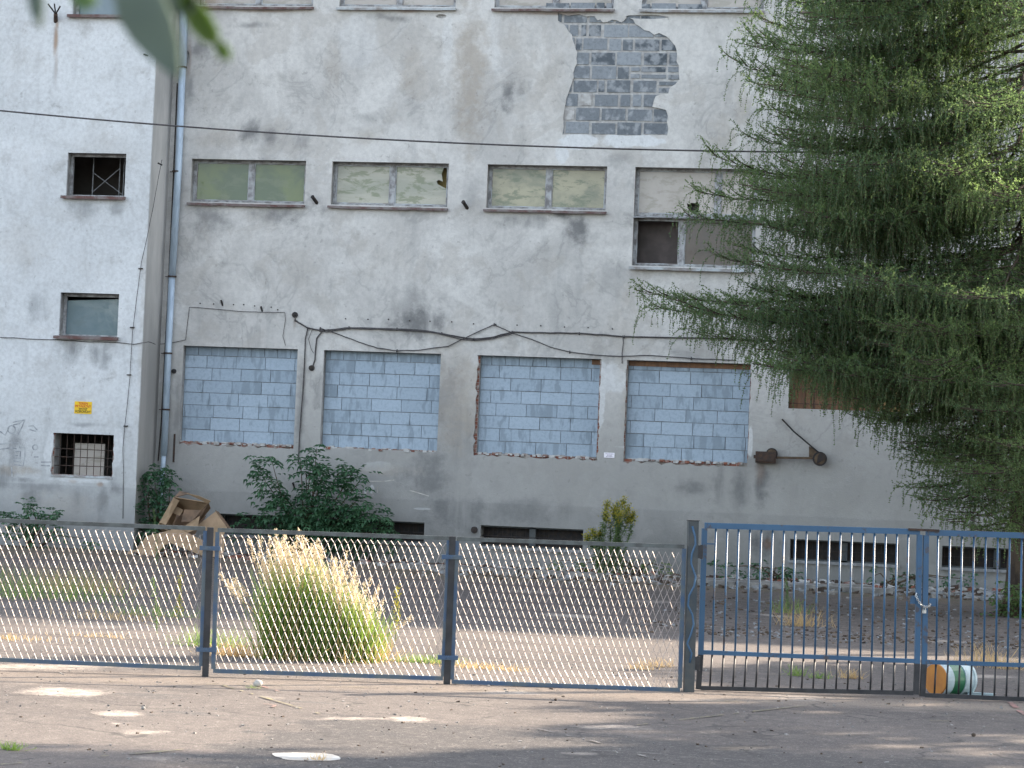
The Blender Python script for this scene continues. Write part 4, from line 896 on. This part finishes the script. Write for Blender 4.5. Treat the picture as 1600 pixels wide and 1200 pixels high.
for i, (pp, lb) in enumerate((([(228,838),(300,820),(262,850),(205,872)], 'flat cardboard sheet leaning low at the left of the heap'), ([(270,822),(330,850),(315,868),(258,845)], 'flat cardboard sheet sloping down in the middle of the heap'), ([(200,862),(262,846),(240,872),(196,880)], 'flattened cardboard on the ground left of the heap'), ([(330,838),(352,842),(348,872),(318,868)], 'cardboard strip at the right foot of the heap'))):
    q = MB(); quadcard(q, [B(x, y, -.55-.12*i+(.1 if k_ in (0, 1) else 0)) for k_, (x, y) in enumerate(pp)]); solid('cardboard_sheet', q, M['cardboard'], lb, 'cardboard', 'flattened cardboard sheets')
# ------------------------------------------------------------------ vegetation
class Leaves:
    """many small triangles / quads gathered in numpy"""
    def __init__(s): s.v = []; s.t = []; s.n = 0; s.f3 = []
    def tris(s, A, B_, C_, tone):
        k_ = len(A); s.v.append(np.stack([A, B_, C_], 1).reshape(-1, 3)); s.f3.append(np.arange(k_*3).reshape(-1, 3)+s.n); s.n += k_*3; s.t.append(np.broadcast_to(tone, (k_,)))
    def build(s, name, mat, parent):
        v = np.concatenate(s.v)-np.array(origin(parent)); f = np.concatenate(s.f3); me = bpy.data.meshes.new(name)
        me.vertices.add(len(v)); me.vertices.foreach_set('co', v.astype(np.float32).ravel()); me.loops.add(f.size); me.loops.foreach_set('vertex_index', f.astype(np.int32).ravel())
        me.polygons.add(len(f)); me.polygons.foreach_set('loop_start', np.arange(0, f.size, 3, dtype=np.int32)); me.polygons.foreach_set('loop_total', np.full(len(f), 3, dtype=np.int32))
        me.update(calc_edges=True); at = me.attributes.new('tone', 'FLOAT', 'FACE'); at.data.foreach_set('value', np.clip(np.concatenate(s.t), 0, 1).astype(np.float32)); me.materials.append(mat)
        me.validate(); return link(name, me, parent)
def unit(a): return a/np.maximum(1e-9, np.linalg.norm(a, axis=-1, keepdims=True))
def larch():
    tx, ty = 1.96, -8.72
    t_ = thing('larch_tree', (tx, ty, 0), 'tall drooping larch overhanging the right side of the yard before the wall', 'tree')
    q = MB(); q.tube([(tx, ty, -.2), (tx+.02, ty, 1), (tx-.02, ty+.02, 5), (tx+.03, ty, 10), (tx, ty, 18.5)], [.24, .19, .15, .10, .02], 12); q.build('trunk', M['bark'], t_, smooth=True)
    LV = Leaves(); TW = MB(); UPV = np.array([0, 0, 1.0])
    tw = Leaves()
    def string(p, d0, L, hang, tone, dens=1.0):
        n = max(3, int(L/.032*dens)); s_ = np.linspace(0, 1, n)[:, None]
        dv = unit(np.array(d0, float)); g_ = np.array([rng.normal(0, .06), rng.normal(0, .06), -1.0])
        dirs = unit(dv*(1-s_)**1.5*(1.2 if hang else 3)+g_*(s_**.6 if hang else s_*.15)*(1.0 if hang else .3)+rng.normal(0, .05, 3))
        pts = np.array(p)+np.cumsum(dirs*L/n, 0)
        r = unit(rng.normal(0, 1, (n, 3))+dirs*.55); ln = rng.uniform(.03, .058, (n, 1))*(1-.35*s_)
        side = unit(np.cross(r, rng.normal(0, 1, (n, 3))))*.012
        tn = tone+rng.normal(0, .1, n)
        LV.tris(pts-side, pts+side, pts+r*ln, tn)
        r2 = unit(rng.normal(0, 1, (n, 3))+dirs*.4); LV.tris(pts+side, pts+dirs*.014, pts+r2*ln, tn+.05)
        sd_ = unit(np.cross(dirs, np.array([.2, 1, .1])))*.0032
        tw.tris(pts[:-1]-sd_[:-1], pts[:-1]+sd_[:-1], pts[1:], np.full(n-1, .5))
    def bough(p0, tip, sag, r0=.032, tonebase=.35, dens=1.0, drop=1.0):
        p0 = np.array(p0); tip = np.array(tip); L = np.linalg.norm(tip-p0); n = max(6, int(L/.065)); s_ = np.linspace(0, 1, n)
        pts = p0+(tip-p0)*s_[:, None]; pts[:, 2] -= sag*4*s_*(1-s_)*(.4+.9*s_); pts[:, :2] += (np.cumsum(rng.normal(0, .012, (n, 2)), 0))
        TW.tube([Vector(p) for p in pts[::3]]+[Vector(pts[-1])], [max(.004, r0*(1-i/(len(pts[::3])+1))) for i in range(len(pts[::3])+1)], 5)
        hd = unit((tip-p0)*np.array([1, 1, 0])); sd_ = np.array([-hd[1], hd[0], 0]); bt = tonebase+rng.normal(0, .12)
        sgn_ = 1
        for i in range(2, n):
            s = s_[i]; d_ = unit(pts[i]-pts[i-1])
            hl = (.35+.75*math.sin(math.pi*min(1, s*1.05))**.8)*drop*rng.uniform(.5, 1.15)
            if s > .12 and rng.random() < .9*dens: string(pts[i], d_*.3+rng.normal(0, .5, 3)*np.array([1, 1, .2]), hl*(1 if s < .9 else .35), True, bt)
            if s > .6 and rng.random() < .9: string(pts[i], d_*.8+sd_*rng.choice([-1, 1])*rng.uniform(.3, 1)+UPV*rng.uniform(.1, .9), rng.uniform(.15, .45), False, bt+.2)
            if i % 2 == 0 and s > .10:
                sgn_ = -sgn_; sl_ = (.30+1.15*(1-s)**.7*min(1, s*4))*rng.uniform(.6, 1.1); sl_ = min(sl_, 1.6)
                sdv = unit(d_*rng.uniform(.5, 1.0)+sd_*sgn_+UPV*rng.uniform(-.05, .18)); m_ = max(3, int(sl_/.085)); ss = np.linspace(0, 1, m_)
                sp_ = pts[i]+sdv*(ss*sl_)[:, None]; sp_[:, 2] += .10*sl_*(-1.4*ss+1.9*ss**2)
                TW.tube([Vector(sp_[0]), Vector(sp_[m_//2]), Vector(sp_[-1])], [.010, .007, .003], 4, caps=False)
                for k_ in range(1, m_):
                    if rng.random() < .85*dens: string(sp_[k_], sdv*.3+rng.normal(0, .4, 3)*np.array([1, 1, .2]), rng.uniform(.2, .95)*drop*(1-.45*ss[k_]), True, bt+rng.normal(0, .08))
                    if rng.random() < .5: string(sp_[k_], sdv+rng.normal(0, .6, 3)*np.array([1, 1, .1])+UPV*.45, rng.uniform(.12, .38), False, bt+.18)
                string(sp_[-1], sdv+UPV*.35, rng.uniform(.12, .32), False, bt+.22)
    T = lambda px, py, y: tuple(P(px, py, y))
    # boughs whose ends stand out against the wall
    for px, py, y, z0, sag in ((1133,92,-9.2,7.6,.55), (1122,242,-9.6,6.5,.55), (1066,335,-10.2,5.9,.35), (980,452,-9.6,5.0,.55), (1196,30,-8.6,9.3,.6), (1172,300,-8.3,6.6,.5), (1010,480,-8.6,4.6,.35), (1180,130,-8.0,8.6,.5),
                               (1205,-20,-9.6,10.4,.6), (1235,-60,-8.4,11,.6), (1190,70,-10.3,9.0,.6), (1240,110,-10.6,8.8,.6), (1160,215,-8.2,7.2,.5), (1170,350,-10.6,6.0,.5), (1105,300,-8.4,6.4,.45), (1140,470,-10.8,4.9,.5), (1090,520,-8.6,4.4,.45), (1270,20,-11,9.8,.6), (1300,250,-11.6,7.6,.6), (1260,330,-11.4,6.5,.6), (1050,470,-10.4,4.4,.6), (1130,400,-9.0,5.3,.5), (1215,200,-10.2,7.4,.5), (1390,505,-11.8,4.2,.35), (1340,430,-12.0,5.0,.4), (1440,560,-12.2,3.6,.3), (1200,545,-9.8,4.4,.45),
                               (1235,560,-8.6,4.3,.45), (1290,565,-9.6,4.2,.45), (1330,500,-10.6,4.6,.4), (1165,495,-9.0,4.8,.5), (1420,690,-9.8,3.0,.3), (1385,650,-9.0,3.2,.3), (1440,760,-9.4,2.3,.25), (1400,600,-10.5,3.5,.3), (1480,780,-10.3,2.1,.25), (1540,640,-12,3.2,.2), (1585,770,-11.2,2.2,.2), (1510,815,-10.6,2.0,.2), (1562,835,-10.9,1.8,.2), (1605,700,-12,2.8,.2), (1530,740,-11.6,2.6,.2), (1590,600,-12.3,3.6,.2), (1455,720,-7.9,2.6,.3)):
        bough((tx, ty, z0+.25), T(px, py, y), sag*.62, tonebase=.35, dens=1.0, drop=1.0 if py < 600 else .75)
    for k_, py in enumerate(range(-70, 600, 40)):
        px = 1188+rng.uniform(-38, 60)+(30 if 330 < py < 420 else 0); yy = rng.uniform(-11.8, -7.4); tp = T(px, py, yy)
        bough((tx, ty, tp[2]+rng.uniform(-.3, .8)), tp, rng.uniform(.15, .4), .028, .36, 1.0, 1.1)
    for px, py, y in ((1265,575,-9.0), (1330,585,-11.0), (1370,570,-9.6), (1225,560,-11.2), (1310,560,-10.2), (1400,540,-11.0), (1350,620,-10.0), (1270,540,-8.2)):
        tp = T(px, py, y); bough((tx, ty, tp[2]+.7), tp, .25, .028, .36, 1.0, 1.05)
    # all-round boughs
    ga = 2.39996; k_ = 0; z = 2.4
    while z < 17.5:
        L = np.interp(z, [2.4, 3.2, 4.5, 6, 9, 12.5, 17.5], [1.2, 2.2, 3.9, 4.3, 3.9, 3.6, .7])*rng.uniform(.85, 1.05); a = k_*ga+rng.uniform(-.3, .3)
        if z > 12.6 and k_ % 3: z += .15; k_ += 1; continue
        tip = (tx+L*math.cos(a), ty+L*math.sin(a)*.95, z-.24*L+rng.uniform(-.3, .45))
        if tip[1] < -.5: bough((tx, ty, z+.15), tip, .10*L, .03, .38, .85 if z < 12.6 else .5, np.interp(z, [2.4, 4, 8], [.6, .9, 1]))
        z += .12; k_ += 1
    LV.build('crown', M['larch'], t_); w1 = tw.build('branchlets', M['twig'], t_); TW.build('boughs', M['bark'], t_, smooth=True)
larch()
def leafblade(LV, p, d, up, L, w_, tone):
    """pointed leaflet of two triangles, slightly folded"""
    d = unit(np.atleast_2d(d)); s_ = unit(np.cross(d, up)); p = np.atleast_2d(p); L = np.reshape(L, (-1, 1)); mid = p+d*L*.45; tip = p+d*L-np.array([0, 0, .12])*L
    fold = unit(np.cross(s_, d))*w_*.25
    LV.tris(p, mid+s_*w_/2+fold, tip, tone); LV.tris(p, tip, mid-s_*w_/2+fold, tone)
def bush(name, label, base, clumps, y, leaf=.12, lw=.055, n_per=22, mat='bush', stem='twig', cat='bush', spread=.6):
    b = P(*base, y); t_ = thing(name, (b.x, y, 0), label, cat); LV = Leaves(); q = MB()
    for px, py, rp in clumps:
        c_ = P(px, py, y); r_ = rp*.0125; v0 = Vector((b.x+random.uniform(-.2, .2), y+random.uniform(-.1, .1), 0)); vm_ = v0.lerp(c_, .5)+Vector((random.uniform(-.1, .1), 0, .15))
        q.tube([v0, vm_, c_], [.018, .012, .005], 5)
        n = max(6, int(1.7*n_per*(rp/25)**2))
        for _ in range(n):
            o = np.array([c_.x, c_.y, c_.z])+rng.normal(0, 1, 3)*np.array([r_*.40, min(r_, .35)*spread, r_*.36]); o[1] = min(o[1], -.12 if y > -1.2 else 99); o[2] = max(.05, o[2])
            out = unit(rng.normal(0, 1, 3)+np.array([0, -.5, .25])); out[1] = -abs(out[1]) if rng.random() < .8 else out[1]; Lp = leaf*rng.uniform(1.6, 2.6); tone = rng.uniform(0, 1)
            kk = 3; pts = [o+out*Lp*f-np.array([0, 0, 1])*Lp*.35*f*f for f in (0.25, .6, 1.0)]
            for j, pt in enumerate(pts):
                ax = unit(out-np.array([0, 0, .7*j/2])); sd_ = unit(np.cross(ax, np.array([0, 0, 1.0])))
                for sg in (-1, 1): leafblade(LV, pt, ax*.5+sd_*sg-np.array([0, 0, .25]), np.array([0, .2, 1.0]), leaf*rng.uniform(.8, 1.1), lw, tone+rng.normal(0, .08))
            leafblade(LV, pts[-1], unit(out-np.array([0, 0, .8])), np.array([0, .2, 1.0]), leaf*1.1, lw, tone)
    q.build('stems', M[stem], t_, smooth=True); LV.build('foliage', M[mat], t_); return t_
bush('elder_bush', 'large dark green bush spreading against the wall under the first opening', (480, 880), [(405,728,18),(425,722,12),(410,745,16),(428,760,20),(442,775,18),(470,718,16),(487,712,12),(500,722,12),(478,735,12),(505,742,22),(530,738,14),(552,738,18),(567,745,12),(540,755,18),(515,760,22),(485,765,22),
      (450,790,28),(480,795,32),(515,790,32),(545,795,28),(560,780,16),(575,800,22),(595,815,18),(430,800,22),(410,812,18),(390,820,16),(470,820,34),(520,820,34),(560,825,28),(600,830,16),(450,840,30),(500,845,34),(550,848,26),(495,700,8),(615,835,12)], -.75, n_per=17)
bush('ivy_bush', 'dark green bush in the corner below the drainpipe', (245, 880), [(240,735,14),(258,735,18),(232,745,12),(250,752,20),(266,748,14),(228,768,16),(248,775,22),(235,790,20),(258,795,18),(240,812,24),(228,830,20),(255,830,22),(240,850,26),(268,815,12)], -.75, leaf=.09, n_per=18)
bush('nettle_clump', 'low green weeds at the foot of the wing on the far left', (50, 880), [(10,806,16),(40,796,16),(60,800,14),(50,790,12),(80,805,16),(95,803,12),(30,812,18),(70,818,20),(20,830,20),(55,835,22),(95,830,16),(130,842,14),(45,815,16)], WING-.6, leaf=.09, mat='bush', n_per=12)
bush('weed_clump', 'dark weeds growing at the wall left of the cellar window behind the gate', (1220, 905), [(1175,890,14),(1200,890,16),(1225,892,14),(1150,885,10),(1240,895,10),(1120,885,10)], -.8, leaf=.08, n_per=12)
bush('weed_clump', 'low green weeds along the wall foot behind the third mesh panel', (1000, 892), [(905,880,10),(940,878,10),(985,882,12),(1010,884,10),(1040,886,12),(870,876,8)], -1.3, leaf=.07, mat='herb', n_per=12)
bush('weed_clump', 'green weeds at the wall between the two right cellar windows', (1390, 910), [(1365,900,12),(1395,905,14),(1420,905,12),(1440,905,10),(1480,905,12),(1510,905,10)], -1.0, leaf=.08, n_per=12)
bush('weed_clump', 'tall green weeds by the larch trunk at the right edge', (1575, 965), [(1560,945,16),(1585,935,20),(1600,925,24),(1575,960,16),(1600,955,20),(1620,930,30),(1545,965,10)], -9.5, leaf=.07, mat='herb', n_per=16)
# goldenrod
def goldenrod():
    y = -1.6; b = P(955, 890, y); t_ = thing('goldenrod', (b.x, y, 0), 'yellow-flowered goldenrod standing before the wall right of the cellar window', 'plant'); st = MB(); LV = Leaves(); FL = Leaves()
    for px, py in ((950,783),(957,792),(965,786),(975,778),(983,790),(948,800),(970,800),(985,805),(955,812),(925,828),(938,830),(915,835),(965,815),(990,800)):
        top = P(px, py, y+random.uniform(-.2, .2)); b0 = Vector((b.x+random.uniform(-.25, .25), y+random.uniform(-.15, .15), 0)); mid = b0.lerp(top, .6)+Vector((random.uniform(-.05, .05), 0, .05)); st.tube([b0, mid, top], [.007, .005, .003], 4)
        H_ = (top-b0).length; n = 150
        f = rng.uniform(.1, .97, n); pp = np.array([list(b0.lerp(mid, x/.6) if x < .6 else mid.lerp(top, (x-.6)/.4)) for x in f])
        d_ = unit(rng.normal(0, 1, (n, 3))+np.array([0, 0, .3])); leafblade(LV, pp, d_, np.array([0, 0, 1.0]), rng.uniform(.07, .12, n), .020, rng.uniform(0, 1, n))
        n = 150 if py < 808 or px < 940 else 20; f = rng.uniform(.84, 1.0, n); pp = np.array([list(mid.lerp(top, (x-.6)/.4)) for x in f])+rng.normal(0, .035, (n, 3)); d_ = unit(rng.normal(0, 1, (n, 3))); leafblade(FL, pp, d_, np.array([0, .1, 1.0]), rng.uniform(.025, .05, n), .026, rng.uniform(0, 1, n))
    st.build('stems', M['herb'], t_); LV.build('foliage', M['herb'], t_); FL.build('flower_heads', M['goldenrod'], t_)
goldenrod()
# tall grass clump behind the second fence panel
def blades(LV, bases, tips, w_, tone, bend=.12, nseg=4):
    b = np.array(bases); t_ = np.array(tips); n = len(b); side = unit(rng.normal(0, 1, (n, 3))*np.array([1, 1, .1])); sg = rng.normal(0, 1, (n, 3))*np.array([1, 1, 0])*bend; prev = b; pw = np.full((n, 1), w_)
    for k_ in range(1, nseg+1):
        f = k_/nseg; cur = b+(t_-b)*f+sg*(f**2-f); cur[:, 2] = b[:, 2]+(t_[:, 2]-b[:, 2])*(1-(1-f)**1.35); cw = np.full((n, 1), w_*(1-f)+.0006)
        LV.tris(prev-side*pw/2, prev+side*pw/2, cur+side*cw/2, tone); LV.tris(prev-side*pw/2, cur+side*cw/2, cur-side*cw/2, tone); prev = cur; pw = cw
def tall_grass():
    a, b = G(418, 1028), G(588, 1034); c_ = (a+b)/2; t_ = thing('tall_grass', (c_.x, c_.y, 0), 'tall clump of blond feathery grass glowing in sun behind the fence', 'grass clump')
    e = (b-a).normalized(); LV = Leaves(); n = 3400; u = rng.beta(1.3, 1.3, n); base = np.array(a)+np.outer(u, np.array(b-a))*1.0+rng.normal(0, .09, (n, 3))*np.array([.6, 1, 0]); base[:, 2] = 0
    hmax = np.interp(u, [0, .15, .45, .75, 1], [.75, .92, .88, .62, .42])*rng.uniform(.45, 1.08, n)
    tips = base.copy(); tips[:, 0] += rng.normal(-.02, .085, n)+(u-.5)*.16; tips[:, 1] += rng.normal(0, .14, n); tips[:, 2] = hmax
    dry = rng.random(n) < .10+.25*(u > .8); blades(LV, base[~dry], tips[~dry], .010, rng.uniform(.1, 1, (~dry).sum())); LV.build('blades', M['grass'], t_)
    LD = Leaves(); blades(LD, base[dry], tips[dry]*np.array([1, 1, .8]), .009, rng.uniform(0, 1, dry.sum()))
    m_ = 500; ub = rng.random(m_); bb = np.array(a)+np.outer(ub, np.array(b-a))*1.05+rng.normal(0, .16, (m_, 3)); bb[:, 2] = 0; tt_ = bb+rng.normal(0, .14, (m_, 3)); tt_[:, 2] = rng.uniform(.05, .25, m_); blades(LD, bb, tt_, .008, rng.random(m_)); LD.build('dry_blades', M['dry_grass'], t_)
    ST = MB(); PLM = Leaves(); n = 150
    for i in range(n):
        u = rng.beta(1.25, 1.6); p0 = Vector(a).lerp(b, float(u))+Vector((rng.normal(0, .06), rng.normal(0, .10), 0)); p0.z = 0
        h_ = float(np.interp(u, [0, .12, .45, .75, 1], [1.06, 1.20, 1.05, .82, .60]))*rng.uniform(.72, 1.02); lean = Vector((rng.normal(-.05, .085)+(u-.45)*.20, rng.normal(0, .10), 0))
        if rng.random() < .07: lean = Vector((rng.choice([-.5, .4])*rng.uniform(.7, 1.2), rng.normal(0, .1), 0)); h_ *= .72
        p2 = p0+lean+Vector((0, 0, h_)); p1 = p0.lerp(p2, .55)-lean*.18; ST.tube([p0, p1, p2], [.0028, .0022, .0012], 3, caps=False)
        m_ = 85; L = rng.uniform(.18, .32); f = rng.uniform(0, 1, m_); dd = np.array((p2-p1).normalized()); dp_ = np.array(lean)*.5
        ctr = np.array(p2)-np.outer(f*L, dd); r_ = .020*np.sin(np.pi*np.clip(f*.92+.04, 0, 1))**.7; ctr += rng.normal(0, 1, (m_, 3))*r_[:, None]*.8
        leafblade(PLM, ctr, unit(dd+rng.normal(0, .45, (m_, 3))), np.array([.1, 1, .2]), rng.uniform(.018, .036, m_), .0065, rng.random(m_))
    ST.build('stalks', M['dry_grass'], t_); PLM.build('plumes', M['plume'], t_)
tall_grass()
def tuft(px, py, h_, n, spread, mat, label, name='grass_tuft', group='grass tufts growing from the asphalt', w_=.006, cat='grass tuft', zz=True):
    c_ = G(px, py); t_ = Leaves(); base = np.array(c_)+rng.normal(0, spread, (n, 3))*np.array([1, .5, 0]); base[:, 2] = 0; tips = base+rng.normal(0, .45*h_, (n, 3)); tips[:, 2] = h_*rng.uniform(.35, 1, n)
    blades(t_, base, tips, w_, rng.random(n)); root = thing(name, (c_.x, c_.y, 0), label, cat, group); t_.build('blades', M[mat], root)
for a in ((1030,1042,.10,60,.08,'dry_grass','small dry tuft behind the mesh near the gate post'), (1003,1046,.10,60,.08,'dry_grass','yellowish tuft under the third mesh panel'), (1245,1056,.13,60,.05,'grass','small tuft behind the left gate leaf'),
          (1328,1060,.12,80,.06,'dry_grass','tuft behind the middle of the left gate leaf'), (1280,1060,.08,50,.05,'grass','low green tuft behind the left gate leaf'), (1540,1040,.26,160,.14,'dry_grass','tall dry tuft behind the right gate leaf'), (1575,1045,.14,120,.12,'dry_grass','low dry tuft at the right edge behind the gate'),
          (1250,978,.28,160,.15,'dry_grass','yellow grass tuft on the kerb line behind the gate'), (1235,958,.30,90,.15,'grass','green tuft in the shaded yard behind the gate'), (18,1172,.07,60,.035,'grass','tiny green tuft in the shaded asphalt at lower left'), (496,1188,.05,34,.03,'dry_grass','tiny tuft at the white patch'),
          (680,1036,.10,160,.14,'grass','low green tuft right of the tall grass'), (640,1034,.08,120,.14,'grass','low grass at the foot of the tall clump'), (730,1043,.08,160,.16,'dry_grass','pale low tuft beside the second fence post'), (780,1047,.07,100,.14,'dry_grass','flat dry tuft under the third mesh panel left part'), (330,1010,.22,200,.16,'grass','grass tuft just left of the tall clump'), (365,1025,.18,200,.12,'dry_grass','dry tuft at the left foot of the tall clump'),
          (175,968,.14,120,.3,'dry_grass','low dry grass strip in the yard behind the left panel'), (240,962,.16,140,.3,'grass','low green grass strip in the yard behind the left panel'), (30,1000,.07,100,.2,'dry_grass','flat dry tuft at the far left of the yard'), (150,995,.06,80,.2,'dry_grass','flat dry tuft in the yard behind the left panel'),
          (60,935,.45,420,.6,'grass','large loose grass patch in the yard at the far left'), (120,925,.4,300,.5,'dry_grass','large dry grass patch in the yard at the left'), (395,1075,.03,20,.02,'grass','speck of grass beside the white stone')):
    tuft(*a)
def stalk_weed(px, py, tx_, ty_, label, mat, leafmat):
    c_ = G(px, py); pl = c_.y; top = P(tx_, ty_, pl); root = thing('flowering_weed', (c_.x, c_.y, 0), label, 'weed', 'single tall weeds in the yard'); st = MB(); st.tube([c_, c_.lerp(top, .5)+Vector((.01, 0, 0)), top], [.006, .005, .003], 5); st.build('stem', M['herb'], root)
    LV = Leaves(); n = 160; f = rng.uniform(.15, 1, n); pp = np.array(c_)+np.outer(f, np.array(top-c_))+rng.normal(0, .018, (n, 3))*(1.1-f)[:, None]*1.2+rng.normal(0, .012, (n, 3)); leafblade(LV, pp, unit(rng.normal(0, 1, (n, 3))+np.array([0, 0, .5])), np.array([0, 0, 1.0]), rng.uniform(.02, .05, n), .014, rng.random(n)); LV.build('leaves', M[leafmat], root)
stalk_weed(245, 992, 240, 905, 'thin reddish-green weed stalk in the yard behind the left mesh panel', 'herb', 'herb'); stalk_weed(279, 970, 281, 896, 'stout yellow-green weed stalk beside the first fence post', 'herb', 'goldenrod'); stalk_weed(618, 1000, 621, 916, 'slim yellow-green weed stalk right of the tall grass', 'herb', 'goldenrod')
stalk_weed(1232, 965, 1228, 905, 'grey feathery weed stalk in the shaded yard behind the gate', 'herb', 'herb')
q = MB(); p = G(258, 850)
stalk_weed(246, 890, 240, 794, 'slender weed with a pale tip in front of the corner bush', 'herb', 'herb')
# ------------------------------------------------------------------ trees outside the frame: they shade the yard and show in the panes
def broad_tree(x, y, H_, R_, label, zc=.58, nleaf=5200, seed=1):
    r = np.random.default_rng(seed); t_ = thing('broadleaf_tree', (x, y, 0), label, 'tree', 'broadleaf trees around the yard'); q = MB(); q.tube([(x, y, -.2), (x+.1, y, H_*.35), (x, y+.1, H_*.8)], [.28, .2, .06], 10)
    cl = []
    for k_ in range(16):
        a = r.uniform(0, 6.28); rr = R_*r.uniform(.25, .8); zz = H_*r.uniform(zc-.28, .92); sc_ = 1-.5*abs(zz/H_-zc)*1.6; c_ = np.array([x+rr*math.cos(a)*sc_, y+rr*math.sin(a)*sc_, zz]); cl.append(c_); q.tube([(x, y, zz*.6), tuple((c_+np.array([x, y, zz*.6]))/2+np.array([0, 0, .2])), tuple(c_)], [.08, .05, .02], 6)
    q.build('trunk', M['bark'], t_, smooth=True); LV = Leaves(); cl = np.array(cl); idx = r.integers(0, len(cl), nleaf); pp = cl[idx]+unit(r.normal(0, 1, (nleaf, 3)))*(R_*.42*r.uniform(.5, 1, (nleaf, 1)))*np.array([1, 1, .8]); d_ = unit(r.normal(0, 1, (nleaf, 3))); s_ = unit(np.cross(d_, r.normal(0, 1, (nleaf, 3))))*.13
    LV.tris(pp-s_, pp+s_, pp+d_*.34, r.random(nleaf)); LV.build('crown', M['tree_leaf'], t_); return t_
broad_tree(11.8, -17.6, 7.7, 2.6, 'broadleaf tree beyond the right edge of the yard between the two others', seed=8)
broad_tree(12.2, -13.8, 8.5, 3.0, 'round broadleaf tree beyond the right edge of the yard, nearest the wall', seed=3)
broad_tree(11.0, -21.6, 10.0, 2.9, 'broadleaf tree beyond the right edge of the yard level with the fence', seed=4)
broad_tree(9.5, -27.5, 9.0, 3.0, 'broadleaf tree beside the street right of the camera', seed=6)
for i, (x, y, h_) in enumerate(((-30, -84, 10), (-20, -88, 11), (-9, -82, 9), (2, -87, 11), (12, -84, 9), (-44, -80, 12))): broad_tree(x, y, h_, 4.6, ('first','second','third','fourth','fifth','sixth')[i]+' broadleaf tree from the left in the row behind the viewer', seed=20+i, nleaf=6500)
# ------------------------------------------------------------------ twig close to the lens, top left
def near_leaf(pts, w_, d0, d1, mat, par):
    c_ = [CAM+ray(px, py)/F_PX*(d0+(d1-d0)*i/(len(pts)-1)) for i, (px, py) in enumerate(pts)]; L = []; R = []; Mi = []; n = len(c_)
    for i, p in enumerate(c_):
        t_ = (c_[min(i+1, n-1)]-c_[max(i-1, 0)]).normalized(); s_ = t_.cross(FW).normalized()*w_[i]/2; Mi.append(p+FW*.004); L.append(p+s_); R.append(p-s_)
    q = MB(); q.add(L+Mi+R, [(i, i+1, n+i+1, n+i) for i in range(n-1)]+[(n+i, n+i+1, 2*n+i+1, 2*n+i) for i in range(n-1)], 0, .5); q.add([v-FW*.0012 for v in L+Mi+R], [(n+i, n+i+1, i+1, i) for i in range(n-1)]+[(2*n+i, 2*n+i+1, n+i+1, n+i) for i in range(n-1)], 0, .5); return q.build('leaf', mat, par, smooth=True)
tg = thing('leafy_twig', CAM+ray(240, -60)/F_PX*1.3, 'out-of-focus leafy twig hanging close to the camera at top left', 'twig')
D0 = 1.3
tpts = [CAM+ray(px, py)/F_PX*D0 for px, py in ((-300,-260),(-100,-150),(60,-70),(180,-50),(290,-20),(340,10))]; q = MB(); q.tube(tpts, [.004, .0035, .003, .0025, .002, .001], 6); q.build('stem', M['twig'], tg, smooth=True)
near_leaf([(190,-60),(205,-25),(220,10),(238,45),(258,80),(272,108),(279,124)], [.006, .023, .029, .027, .019, .009, .001], 1.3, 1.26, M['near_leaf'], tg)
near_leaf([(285,-10),(300,15),(315,38),(330,58),(338,68)], [.006, .013, .014, .011, .003], 1.3, 1.33, M['near_leaf_green'], tg); near_leaf([(336,62),(345,75),(352,86),(357,94)], [.003, .008, .008, .001], 1.33, 1.34, M['near_leaf_green'], tg)
near_leaf([(46,-60),(54,-20),(58,15),(62,44)], [.004, .010, .009, .001], 1.35, 1.32, M['near_leaf'], tg); near_leaf([(118,-30),(128,-8),(140,6),(152,4)], [.008, .014, .010, .001], 1.28, 1.25, M['near_leaf_green'], tg); near_leaf([(240,-60),(262,-20),(280,2),(300,8),(312,2)], [.01, .02, .02, .01, .001], 1.32, 1.3, M['near_leaf'], tg)
